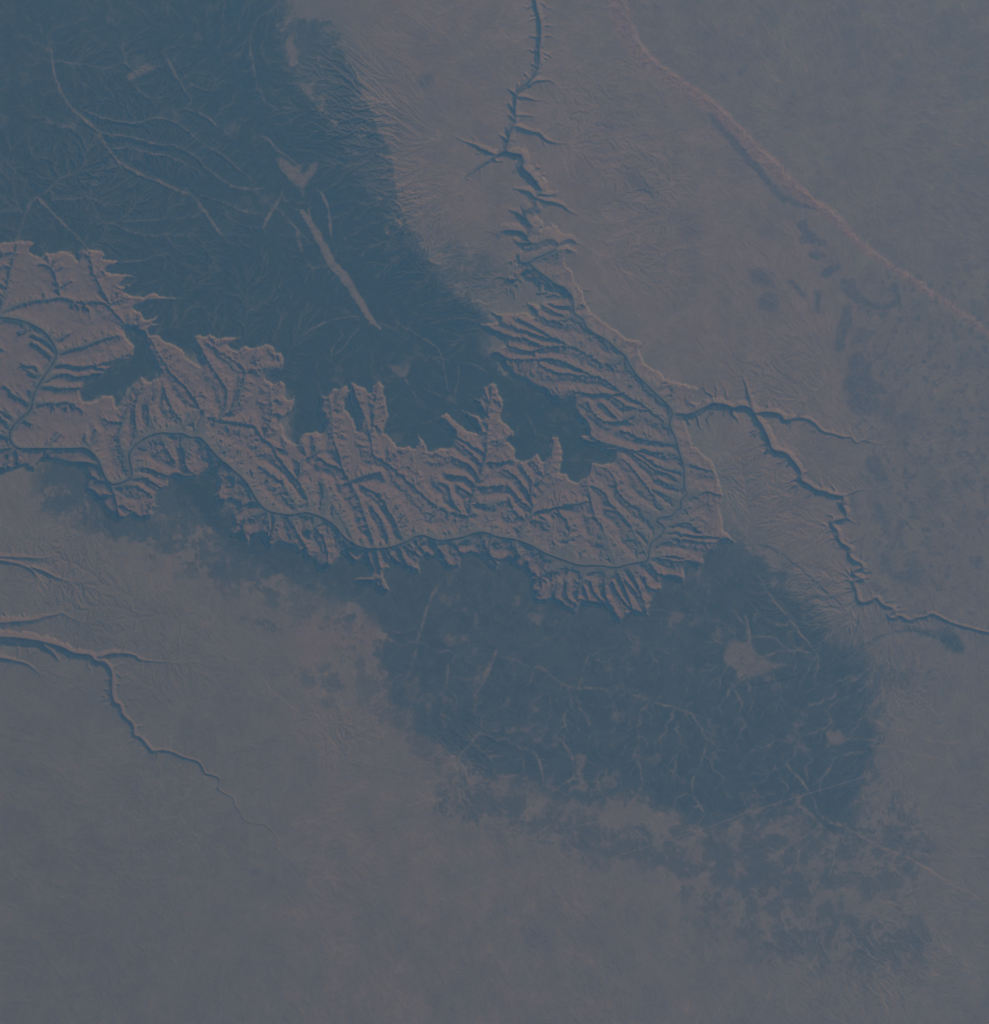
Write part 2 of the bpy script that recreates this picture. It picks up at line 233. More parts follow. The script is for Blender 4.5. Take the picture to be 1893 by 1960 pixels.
# ---- ground cover ---- (polygon, density, edge softness in map units, edge raggedness)
FOREST = [(T(s), d, b, r) for s, d, b, r in [
 ("Z -120,-120 540,-120 550,98 590,169 640,225 668,263 715,360 780,445 850,540 900,570 940,600 925,660 940,680 1010,730 1090,740 1150,800 1190,880 1160,960 1000,930 900,900 700,900 560,880 540,740 380,690 280,680 200,580 150,500 60,510 -120,500", 1.0, 10, 6),
 ("F 250,-200 640,-200 700,60 830,250 870,400 960,600 1040,750 1110,950 1140,1200 1230,1400 1340,1560 1500,1750 1300,1893 900,1600 700,900 500,500 350,250", .62, 2.5, 3),
 ("Z 740,430 830,430 960,490 1010,560 900,590 800,500", .42, 12, 3),
 ("A 930,780 1060,840 1100,900 1125,1000 1175,1080 1220,1150 1120,1200 1080,1150 1000,1230 960,1310 890,1400 860,1300 770,1300 730,1340 640,1350 600,1270 630,1200 760,1170 810,1100 960,1040 1000,1000 1010,930 970,870", .9, 1.5, 1),
 ("Z 290,870 430,890 450,1000 520,1000 620,1030 700,1050 760,1050 1010,1050 1030,1110 1180,1110 1250,1100 1320,1040 1390,1000 1430,1045 1500,1105 1565,1180 1600,1235 1590,1262 1629,1243 1657,1256 1675,1306 1672,1336 1691,1388 1672,1440 1690,1480 1640,1510 1640,1560 1650,1600 1600,1620 1560,1580 1500,1560 1440,1600 1400,1560 1370,1600 1330,1600 1300,1570 1260,1550 1180,1530 1127,1560 1060,1530 1008,1500 920,1490 855,1455 827,1431 776,1382 751,1350 746,1310 720,1306 703,1254 726,1238 715,1178 687,1161 650,1159 617,1143 574,1131 520,1110 450,1075 380,1010 330,960", 1.0, 11.0, 7),
 ("Z 160,850 450,880 560,1110 740,1190 720,1300 560,1190 400,1130 240,1060 110,980", .50, 12, 8),
 ("Z 700,1180 760,1300 860,1450 960,1540 880,1560 760,1450 660,1300 640,1200", .45, 12, 9),
 ("Z 820,1420 1000,1500 1150,1560 1300,1540 1420,1600 1300,1700 1150,1660 1000,1620 860,1560", .55, 14, 9),
 ("Z 1270,1560 1420,1540 1560,1560 1680,1600 1640,1720 1480,1760 1320,1740", .56, 14, 10),
 ("Z 60,860 160,870 310,900 440,980 500,1090 570,1130 540,1160 440,1130 330,1080 220,1040 120,1000 60,960", .62, 7, 4),
 ("N 130,900 200,840 290,860 330,980 350,1060 250,1100 140,1080 60,1000", .5, 5, 5),
 ("N 300,480 450,470 470,520 380,560 310,530", .7, 2, 2),
 ("N 0,1050 140,1020 330,1100 480,1300 560,1480 400,1480 200,1300", .35, 7, 4),
 ("Z 820,1500 1010,1530 1130,1620 1050,1600 900,1580 830,1560", .6, 6, 6),
 ("Z 1480,1085 1580,1180 1640,1235 1600,1260 1560,1200", .35, 6, 4),
 ("L 200,330 500,350 800,650 1000,850 1000,900 800,800 500,560 300,420", .4, 7, 4),
 ("Z 1250,1650 1420,1640 1560,1700 1700,1680 1800,1760 1810,1860 1500,1870 1300,1760", .47, 16, 9),
 ("Z 1640,1500 1750,1490 1790,1640 1720,1740 1600,1700", .48, 10, 8),
 ("Q 0,740 200,800 320,900 350,970 250,1000 200,1150 240,1290 150,1250 60,1150 0,1100 -150,1000", .55, 9, 7),
 ("L 1160,1180 1300,1100 1500,1200 1760,1250 1760,1400 1500,1400 1300,1500 1230,1400", .45, 6, 6),
 ("L 1180,1480 1400,1440 1450,1600 1400,1760 1300,1800", .45, 6, 5),
 ("M 1250,60 1450,70 1680,160 1560,210 1400,160 1280,110", .55, 4, 4),
 ("M 1640,440 1780,420 1893,420 1893,560 1780,560 1680,500", .5, 4, 4),
 ("L 1700,1050 1500,1000 1340,970 1420,960 1600,960 1900,1030 1900,1160 1780,1130", .9, 3, 3),
 ("L 700,1330 950,1210 1080,1130 1180,1050 1330,980 1400,1000 1260,1070 1150,1180", .5, 4, 3),
]]
DARK = [(T(s), d, b, r) for s, d, b, r in [     # dark basalt and varnished ground
 ("H 200,415 250,450 330,530 400,590 440,660 560,790 640,890 700,950 830,1005 900,1050 850,1045 760,1015 650,965 560,850 480,770 380,670 320,580 230,490", .75, 1.2, 2),
 ("H 770,1110 840,1100 850,1170 900,1220 960,1240 960,1280 880,1260 780,1240 820,1180 770,1150", .85, 1, 2.5),
 ("H 840,1310 900,1300 950,1330 900,1350 850,1345", .7, 1, 2.5),
 ("H 910,1440 960,1410 1010,1390 1060,1400 1010,1440 940,1470", .8, 1, 2.5),
 ("H 1040,1480 1140,1470 1150,1540 1230,1610 1330,1640 1385,1610 1365,1520 1400,1505 1425,1600 1385,1665 1250,1670 1150,1630 1060,1560", .8, 1, 2),
 ("H 700,1490 740,1480 830,1580 800,1590", .6, 1, 2),("H 550,1560 640,1570 650,1660 600,1690 510,1640", .5, 1.5, 2.5),
 ("H 450,1400 560,1420 640,1540 580,1530 480,1490", .5, 1.5, 2.5),("H 880,1540 920,1540 910,1700 880,1690", .6, 1, 2),
 ("H 500,1160 600,1140 660,1170 640,1210 560,1210", .35, 2, 2),("H 280,180 330,190 320,250 290,240", .4, 1, 2),("H 390,160 450,150 430,200 400,200", .4, 1, 2),
 ("K 860,190 900,40 960,40 940,200 920,330 870,400 830,380 840,270", .8, 1.5, 2.5),
 ("K 920,420 1020,400 1080,480 1100,600 1180,640 1250,700 1150,720 1000,690 950,720 900,640 940,540", .8, 1.5, 4),
 ("K 890,740 1000,700 1120,760 1200,760 1150,830 1010,860 950,840", .8, 1.5, 4),
 ("K 1060,1180 1150,1150 1200,1260 1250,1390 1160,1390 1090,1310", .75, 1.5, 4),
 ("K 1090,1490 1130,1480 1240,1700 1230,1790 1170,1700", .6, 2, 4),
 ("L 1250,420 1310,370 1370,540 1540,540 1550,620 1400,640 1300,520", .7, 2, 4),
 ("K 970,200 1080,200 1080,300 1020,360 960,380 960,300", .5, 2, 4),
 ("K 1140,860 1250,700 1300,760 1280,900 1380,820 1460,860 1400,1000 1340,1060 1290,950 1180,940", .45, 3, 4),
 ("F 1290,240 1330,205 1385,200 1385,300 1330,345 1265,300", .6, 2, 2.5),("F 1470,160 1560,145 1500,190", .3, 2, 2),
 ("F 1400,60 800,70 900,110 1300,110", .15, 6, 2),
 ("G 1340,960 1500,1060 1560,1150 1480,1120 1370,1050", .5, 2, 2),
 ("P 660,1380 820,1400 900,1550 820,1560 700,1500", .4, 5, 4),("P 1030,1420 1250,1380 1380,1500 1250,1560 1080,1500", .25, 6, 4),
 ("M 1430,1690 1480,1690 1480,1740 1430,1740", .5, 2, 2),("M 1500,1800 1560,1740 1620,1760 1560,1800 1510,1850", .3, 2, 2),
 ("H 1250,1200 1420,1250 1370,1390 1240,1290", .25, 3, 2),("G 1700,1290 1893,1330 1893,1480 1760,1420", .35, 5, 4),
 ("I 1800,250 1893,250 1893,430 1820,380", .25, 5, 4),
]]
ECHO = T("H -420,-700 -330,-300 -240,-40 -160,70 -60,150 0,190 150,285 300,400 430,540 620,720 850,955 1000,1050 1130,1200 1300,1345 1500,1470 1700,1605 1990,1800 1990,1850 1700,1640 1500,1500 1300,1380 1150,1270 1030,1130 900,1050 820,1000 700,900 560,760 430,650 330,540 240,430 150,370 0,270 -60,230 -230,110 -330,-20 -430,-280 -540,-700")
ZONES = [(T(s), c, b) for s, c, b in [     # (polygon, colour, softness)
 ("Z 690,-120 1230,-120 1260,98 1500,350 1600,450 1700,600 1650,900 1650,1150 1480,1040 1400,900 1300,700 1100,560 950,500 780,420 740,250 680,98", (.320,.242,.192), 14),
 ("Z 1230,-120 2000,-120 2000,700 1800,560 1650,450 1500,330 1380,210 1250,98", (.300,.240,.182), 6),
 ("Z -120,1120 300,1100 480,1200 560,1400 540,1900 540,2100 -120,2100", (.262,.230,.172), 35),
 ("Z 560,1150 720,1190 740,1320 820,1440 1000,1560 1150,1640 1250,1700 1200,2100 600,2100 560,1500", (.295,.245,.190), 25),
 ("Z 1680,1240 2000,1240 2000,1700 1720,1620 1700,1400", (.285,.240,.198), 14),
 ("Z 1660,600 2000,600 2000,1220 1800,1200 1680,1150 1700,900", (.282,.232,.180), 14),
 ("G 1000,800 1130,850 1050,1100 930,1230 850,1000", (.335,.225,.185), 9),
 ("F 1310,500 1330,380 1380,340 1340,640 1320,850 1290,860", (.30,.215,.185), 4),
 ("N 0,560 300,560 540,470 590,640 590,720 480,780 300,730 60,850 0,850", (.32,.238,.19), 5),
 ("D 1250,1080 1300,1000 1400,940 1360,1030 1270,1120", (.33,.235,.19), 4),
]]
ROADS = [ # label, line
 ("straight pale highway crossing the southern woodland from lower middle up to the right edge", T("P 1210,940 1400,875 1600,815 1893,720 Q 250,630 480,540 640,492 830,435 1100,355 1400,260 1500,232 1640,190")),
 ("short pale road leading west out of the tan flat where the washes meet", T("P 950,712 1060,690 1150,668 1230,655 1310,645")),
 ("faint pale road across the bare plain low in the middle of the picture", T("P 40,1215 240,1170 330,1120 430,1078 560,1025 680,967 830,955")),
]
# ---------------- numeric terrain ----------------
STEP = 0.64                    # grid spacing in map units (1 map unit = 0.12 km)
X0, Y0, X1, Y1 = -40.0, -40.0, 1030.0, 1066.0
NX = int((X1-X0)/STEP)+1; NY = int((Y1-Y0)/STEP)+1
KM = 0.12
GX, GY = np.meshgrid(X0+STEP*np.arange(NX), Y0+STEP*np.arange(NY))
GX = GX.astype(np.float32); GY = GY.astype(np.float32)

def vnoise(sc, seed, X=None, Y=None):
    """smooth value noise in [-1,1], feature size sc map units"""
    X = GX if X is None else X; Y = GY if Y is None else Y
    r = np.random.RandomState(seed)
    n = 97 if sc > 14 else 389
    L = r.rand(n, n).astype(np.float32)*2-1
    u = (X-X0)/sc + 7.3; v = (Y-Y0)/sc + 3.1
    iu = np.floor(u).astype(np.int32); iv = np.floor(v).astype(np.int32)
    fu = u-iu; fv = v-iv
    fu = fu*fu*(3-2*fu); fv = fv*fv*(3-2*fv)
    a = iu % n; b = (iu+1) % n; c = iv % n; d = (iv+1) % n
    return (L[c,a]*(1-fu)+L[c,b]*fu)*(1-fv)+(L[d,a]*(1-fu)+L[d,b]*fu)*fv

def fbm(sc, seed, oct=4, gain=.5, X=None, Y=None):
    s = 0; a = 1.0; t = 0
    for k in range(oct):
        s = s + a*vnoise(sc/2**k, seed+k*17, X, Y); t += a; a *= gain
    return s/t

def box(a, r):
    r = int(r)
    if r < 1: return a
    for ax in (0, 1):
        p = np.pad(a, [(r+1, r) if k == ax else (0, 0) for k in (0, 1)], mode='edge').astype(np.float64)
        c = np.cumsum(p, axis=ax)
        n = a.shape[ax]
        hi = np.take(c, np.arange(2*r+1, 2*r+1+n), axis=ax); lo = np.take(c, np.arange(0, n), axis=ax)
        a = ((hi-lo)/(2*r+1)).astype(np.float32)
    return a

def blur(a, sig):           # sig in map units
    s = sig/STEP
    if s < 1.2:
        k = np.exp(-0.5*(np.arange(-3, 4)/max(s, .3))**2); k /= k.sum()
        for ax in (0, 1):
            p = np.pad(a, [(3, 3) if j == ax else (0, 0) for j in (0, 1)], mode='edge'); o = 0
            for i in range(7):
                o = o + k[i]*np.take(p, np.arange(i, i+a.shape[ax]), axis=ax)
            a = o
        return a.astype(np.float32)
    r = max(1, int(round(math.sqrt(s*s*12/3+1)/2-.5)))
    for _ in range(3): a = box(a, r)
    return a

def bil(a, X, Y):
    u = np.clip((X-X0)/STEP, 0, NX-1.001); v = np.clip((Y-Y0)/STEP, 0, NY-1.001)
    i = u.astype(np.int32); j = v.astype(np.int32); fu = u-i; fv = v-j
    return (a[j,i]*(1-fu)+a[j,i+1]*fu)*(1-fv)+(a[j+1,i]*(1-fu)+a[j+1,i+1]*fu)*fv

def sm(a, b, x):
    t = np.clip((x-a)/(b-a), 0, 1); return t*t*(3-2*t)

def polymask(P):
    cnt = np.zeros((NY, NX+1), np.int32)
    n = len(P)
    for k in range(n):
        (xa, ya), (xb, yb) = P[k], P[(k+1) % n]
        if ya == yb: continue
        if ya > yb: xa, ya, xb, yb = xb, yb, xa, ya
        j0 = max(0, math.ceil((ya-Y0)/STEP)); j1 = min(NY-1, math.ceil((yb-Y0)/STEP)-1)
        if j1 < j0: continue
        j = np.arange(j0, j1+1); y = Y0+STEP*j
        x = xa+(y-ya)*(xb-xa)/(yb-ya)
        i = np.clip(np.ceil((x-X0)/STEP), 0, NX).astype(np.int64)
        np.add.at(cnt, (j, i), 1)
    return (np.cumsum(cnt, axis=1)[:, :NX] & 1).astype(bool)

def smooth_line(P, it=2):
    for _ in range(it):
        Q = [P[0]]
        for a, b in zip(P[:-1], P[1:]):
            Q += [(a[0]*.75+b[0]*.25, a[1]*.75+b[1]*.25), (a[0]*.25+b[0]*.75, a[1]*.25+b[1]*.75)]
        P = Q+[P[-1]]
    return P

def samp(P, ds=.35):
    """dense samples along a line: x, y, fraction"""
    P = np.array(P, float)
    d = np.hypot(*np.diff(P, axis=0).T); s = np.concatenate([[0], np.cumsum(d)])
    n = max(2, int(s[-1]/ds)); q = np.linspace(0, s[-1], n)
    return np.interp(q, s, P[:, 0]), np.interp(q, s, P[:, 1]), q/s[-1]

def cells(x, y):
    i = np.round((np.asarray(x)-X0)/STEP).astype(np.int64); j = np.round((np.asarray(y)-Y0)/STEP).astype(np.int64)
    ok = (i >= 0) & (i < NX) & (j >= 0) & (j < NY)
    return i, j, ok

def jfa(seeds_x, seeds_y):
    """nearest-seed index and distance for every cell (jump flooding)"""
    sx = np.asarray(seeds_x, np.float32); sy = np.asarray(seeds_y, np.float32)
    idx = np.full((NY, NX), -1, np.int32)
    i, j, ok = cells(sx, sy)
    idx[j[ok], i[ok]] = np.nonzero(ok)[0]
    D = np.where(idx >= 0, (GX-sx[idx])**2+(GY-sy[idx])**2, 1e12).astype(np.float32)
    k = 1
    while k < max(NX, NY): k *= 2
    steps = []
    while k >= 1: steps.append(k); k //= 2
    for k in steps+[2, 1]:
        for dj in (-k, 0, k):
            for di in (-k, 0, k):
                if di == 0 and dj == 0: continue
                ya, yb = max(0, dj), NY+min(0, dj); xa, xb = max(0, di), NX+min(0, di)
                if yb <= ya or xb <= xa: continue
                src = idx[ya-dj:yb-dj, xa-di:xb-di]
                t = idx[ya:yb, xa:xb]; d = D[ya:yb, xa:xb]
                nd = np.where(src >= 0, (GX[ya:yb, xa:xb]-sx[src])**2+(GY[ya:yb, xa:xb]-sy[src])**2, 1e12)
                m = nd < d
                t[m] = src[m]; d[m] = nd[m]
    return idx, np.sqrt(D)

def linedist(lines):
    xs, ys, fs = [], [], []
    for P in lines:
        a, b, f = samp(P, .5); xs.append(a); ys.append(b); fs.append(f)
    return jfa(np.concatenate(xs), np.concatenate(ys))[1]

def sdist(mask):
    """signed distance, positive inside"""
    e = np.zeros_like(mask)
    e[:, :-1] |= mask[:, :-1] != mask[:, 1:]; e[:-1] |= mask[:-1] != mask[1:]
    j, i = np.nonzero(e)
    d = jfa(X0+STEP*i, Y0+STEP*j)[1]
    return np.where(mask, d, -d)

def rimnoise(amp, seed):
    return amp*(.8*fbm(9, seed, 3)+.75*fbm(3.2, seed+5, 2)+.35*fbm(1.6, seed+9, 1))

def build():
    F = {}
    riv = smooth_line(COLORADO, 2)
    # ---- plateau base heights (km) from survey points ----
    pts = [(560,330,2.65),(700,600,2.6),(800,700,2.55),(1000,800,2.45),(900,850,2.42),(300,500,2.2),(100,300,1.95),(60,150,1.9),(100,450,1.85),(250,200,2.25),(420,180,2.55),
     (440,650,2.3),(480,850,2.35),(220,700,2.25),(650,760,2.42),(850,200,1.62),(850,400,1.75),(1000,300,1.62),(1300,300,1.65),(1300,600,1.8),(1350,700,1.85),(1150,560,1.75),(1120,420,1.68),(960,500,1.85),(900,520,2.0),
     (1600,200,1.9),(1700,400,1.85),(1600,700,1.55),(1700,900,1.4),(1350,850,1.85),(1400,950,1.98),(1420,1045,2.25),(1480,950,1.8),(1580,1040,1.6),(1640,1150,1.5),
     (1300,1130,2.25),(1100,1200,2.15),(740,1150,2.1),(450,1060,2.0),(250,1010,1.95),(100,950,1.8),(100,1150,1.7),(300,1250,1.72),(100,1500,1.7),(500,1500,1.75),(900,1500,1.8),
     (1000,1300,1.95),(1400,1450,2.0),(1600,1300,1.95),(1760,1350,1.6),(1750,1700,1.65),(1200,1750,1.85),(700,1800,1.75),(200,1800,1.65),(640,150,2.45),(720,300,2.3),(760,420,2.05),(720,120,1.85),
     (20,800,1.75),(0,600,1.75),(1800,200,1.8),(1800,600,1.7),(1800,1100,1.5),(900,60,1.6),(1300,60,1.65)]
    num = 0; den = 0
    c = slice(None, None, 8)
    gx, gy = GX[c, c], GY[c, c]
    for a, b, h in pts:
        w = 1/(((gx-a*.5225)**2+(gy-b*.5225)**2)+900)**1.7
        num = num+w*h; den = den+w
    zb = num/den
    # enlarge
    from_j = np.clip((np.arange(NY))/8, 0, zb.shape[0]-1.001); from_i = np.clip(np.arange(NX)/8, 0, zb.shape[1]-1.001)
    j = from_j.astype(int); i = from_i.astype(int); fj = (from_j-j)[:, None]; fi = (from_i-i)[None]
    zb = (zb[j][:, i]*(1-fi)+zb[j][:, i+1]*fi)*(1-fj)+(zb[j+1][:, i]*(1-fi)+zb[j+1][:, i+1]*fi)*fj
    zb = blur(zb.astype(np.float32), 8)
    # scarps: the right-hand side of the direction of travel is raised
    for spec, h, w in SCARPS:
        P = smooth_line(T(spec), 2)
        x, y, f = samp(P, .5)
        dx = np.gradient(x); dy = np.gradient(y); l = np.hypot(dx, dy)+1e-9
        idx, d = jfa(x, y)
        sgn = ((GX-x[idx])*(-dy/l)[idx]+(GY-y[idx])*(dx/l)[idx])
        fr = f[idx]
        end = np.clip(np.minimum(fr, 1-fr)*5, 0, 1)
        wob = 1.6*fbm(9, 300, 3)+1.0*fbm(3, 310, 2)
        q = np.maximum(sgn+wob*min(1.5, w/2.), -60)
        prof = np.where(q > 0, np.exp(-np.maximum(q, 0)/(w*9)), 0)*sm(-w, w, q)
        zb = zb+h*end*prof*np.exp(-(np.maximum(d-abs(sgn), 0)/6)**2)
    F['zb'] = zb
    # ---- canyon outlines ----
    wx = GX+rimnoise(1.5, 11); wy = GY+rimnoise(1.5, 29)
    rs = sdist(polymask(RIM)); isl = sdist(polymask(ISLAND))
    sd = np.minimum(rs, -isl)
    sd = bil(sd, wx, wy)
    # scallops: sharpen the bays by pushing rim between small gullies
    gw = np.zeros_like(sd)-99; gdep = np.zeros_like(sd)
    allx, ally, allw, alld = [], [], [], []
    for name, P, W, Dp in GORGES:
        x, y, f = samp(smooth_line(P, 2), .4)
        allx.append(x); ally.append(y)
        allw.append(np.interp(f, np.linspace(0, 1, len(W)), W)); alld.append(np.interp(f, np.linspace(0, 1, len(Dp)), Dp))
    allx = np.concatenate(allx); ally = np.concatenate(ally); allw = np.concatenate(allw); alld = np.concatenate(alld)
    # several passes so that a wide gorge wins over a nearer narrow one
    gid, gd = jfa(allx, ally)
    gw = blur(allw[gid].astype(np.float32), 2.0); gdep = blur(alld[gid].astype(np.float32), 3.0)
    nz = 1+.34*fbm(6, 51, 3)+.30*fbm(2.2, 61, 2)
    gs = gw*nz-gd
    big = rs > -3
    mask = (sd > 0) | (gs > 0)
    F['main'] = sd > 0
    F['sd'] = sd
    # ---- drainage: noisy least-cost tree grown outward from the rivers ----
    cost = np.exp(.7*np.random.RandomState(5).randn(NY, NX)+1.1*fbm(6, 71, 3)+.5*fbm(25, 77, 2)).astype(np.float32)
    def stamp(P, v, wig=.9, seed=0):
        x, y, f = samp(smooth_line(P, 2), .35)
        px = wig*np.interp(np.arange(len(x)), np.arange(0, len(x)+9, 9), np.random.RandomState(seed).randn(len(x)//9+2)[:len(np.arange(0, len(x)+9, 9))])
        i, j, ok = cells(x+px, y+px[::-1])
        cost[j[ok], i[ok]] = np.minimum(cost[j[ok], i[ok]], v)
    for k, P in enumerate(SIDES): stamp(P, .05, .7, k)
    for k, (P, w, s) in enumerate(VALLEYS_LIT_SCARPS): stamp(P, .07, .6, 100+k)
    for name, P, W, Dp in GORGES: stamp(P, .02, 0)
    x, y, f = samp(riv, .3)
    i, j, ok = cells(x, y)
    root = np.zeros((NY, NX), bool); root[j[ok], i[ok]] = True
    F['root'] = root
    # plateau directions: flow follows the fall of the ground
    border = np.zeros((NY, NX), bool); border[0] = border[-1] = True; border[:, 0] = border[:, -1] = True
    N = NX*NY
    cl = cost.ravel().tolist(); zl = (zb+np.where(mask, 0, 0)).ravel().astype(float).tolist(); ml = mask.ravel().tolist()
    INF = 1e18
    dist = [INF]*N; par = [-1]*N; order = []
    heap = []
    for n in np.nonzero(root.ravel())[0].tolist(): dist[n] = 0.0; heap.append((0.0, n))
    for n in np.nonzero((border & ~mask).ravel())[0].tolist(): dist[n] = 60.0+60*random.random(); heap.append((dist[n], n))
    heapq.heapify(heap)
    nb = [(-1,1.),(1,1.),(-NX,1.),(NX,1.),(-NX-1,1.4142),(-NX+1,1.4142),(NX-1,1.4142),(NX+1,1.4142)]
    done = bytearray(N)
    ex = math.exp; pop = heapq.heappop; push = heapq.heappush
    NXm = NX-1
    while heap:
        d, n = pop(heap)
        if done[n]: continue
        done[n] = 1; order.append(n)
        col = n % NX
        edge = col == 0 or col == NXm or n < NX or n >= N-NX
        zn = zl[n]
        for o, l in nb:
            m = n+o
            if edge:
                if m < 0 or m >= N: continue
                if abs(m % NX-col) > 1: continue
            if done[m]: continue
            c = l*cl[m]
            if not ml[m]:
                g = (zl[m]-zn)*330*.64/STEP
                if g > 1.6: g = 1.6
                elif g < -1.6: g = -1.6
                c *= ex(-g)
            e = d+c
            if e < dist[m]:
                dist[m] = e; par[m] = n; push(heap, (e, m))
    A = [1.0]*N
    for n in reversed(order):
        p = par[n]
        if p >= 0: A[p] += A[n]
    A = np.array(A, np.float32)
    S = (np.maximum(A, 1)**-.42)
    Sl = S.tolist(); Sc = (np.maximum(A, 1)**-.55).tolist(); h = [0.0]*N; hp = [0.0]*N
    # along-stream travel distance of the tree, slope falling with catchment
    for n in order:
        p = par[n]
        if p < 0: continue
        h[n] = h[p]+Sc[n]*STEP
        hp[n] = hp[p]*.94+Sl[n]*STEP
    F['A'] = A.reshape(NY, NX)
    F['chi'] = np.array(h, np.float32).reshape(NY, NX); F['hp'] = np.array(hp, np.float32).reshape(NY, NX)
    F['mask'] = mask; F['gs'] = gs; F['gd'] = gd; F['gw'] = gw; F['gdep'] = gdep
    return F
SCARPS = [ # ground on the right of the walking direction stands higher: line, height km, width
 ("E 1480,1430 1320,1200 1290,1150 1000,1040 700,900 620,780 540,640 330,470 230,270 200,50 195,-100",.30,2.6),
 ("A 655,190 E 400,1450 200,1270 40,1080 -120,900",.24,2.0),
 ("H 2000,1830 1700,1610 1500,1475 1300,1350 1130,1210 1000,1060 850,965 620,730 430,550 300,410 150,290 0,200 -160,70 -240,-40 -330,-300 -420,-700",.11,5.0),
 ("L 200,330 400,340 560,420 720,560 870,700 1000,830 1080,900",.12,2.0),
 ("N 340,1560 250,1470 180,1360 150,1290 100,1150",.06,1.6),
 ("M 1760,720 1650,650 1540,560 1500,470 1520,430",.06,1.6),
 ("L 100,1440 300,1400 500,1360 700,1320 850,1270 1000,1190 1100,1120 1250,1040 1420,980 1600,1000 1770,1070 1900,1130",.10,1.6),
 ("Q 1900,1080 1700,980 1550,880 1400,810 1250,760",.07,1.2),
]

ST_X = [0, .10, .14, .27, .335, .365, .50, .53, .645, .665, .79, .815, .90, .915, 1.0]
ST_F = [0, .13, .16, .22, .285, .43, .48, .55, .595, .65, .705, .86, .885, .975, 1.0]
WE_X = [0, .10, .15, .24, .30, .36, .44, .82, .86, .91, .94, 1.0]
WE_F = [0, .12, .16, .22, .30, .46, .53, .585, .70, .84, .95, 1.0]

def valley(net, mask, wig, seed, k=1.25, lo=1.6):
    """0 in the channels of a network, 1 on the divides between them"""
    j, i = np.nonzero(net)
    sx = (X0+STEP*i).astype(np.float32); sy = (Y0+STEP*j).astype(np.float32)
    idx, dn = jfa(sx, sy)
    ax, ay = sx[idx], sy[idx]
    r = ~mask.copy()
    for d0, d1 in ((0, 1), (1, 0), (1, 1)):
        a = (slice(d0, None), slice(d1, None)); b = (slice(0, NY-d0), slice(0, NX-d1))
        q = np.hypot(ax[a]-ax[b], ay[a]-ay[b])
        r[b] |= (q > k*dn[b]) & (q > lo)
    j, i = np.nonzero(r)
    dR = jfa(X0+STEP*i, Y0+STEP*j)[1]
    X = GX+wig*fbm(4, seed, 2)+1.1*fbm(1.9, seed+3, 2); Y = GY+wig*fbm(4, seed+10, 2)+1.1*fbm(1.9, seed+13, 2)
    dn, dR = bil(dn, X, Y), bil(dR, X, Y)
    return dn, dn/(dn+dR+.25), dn+dR

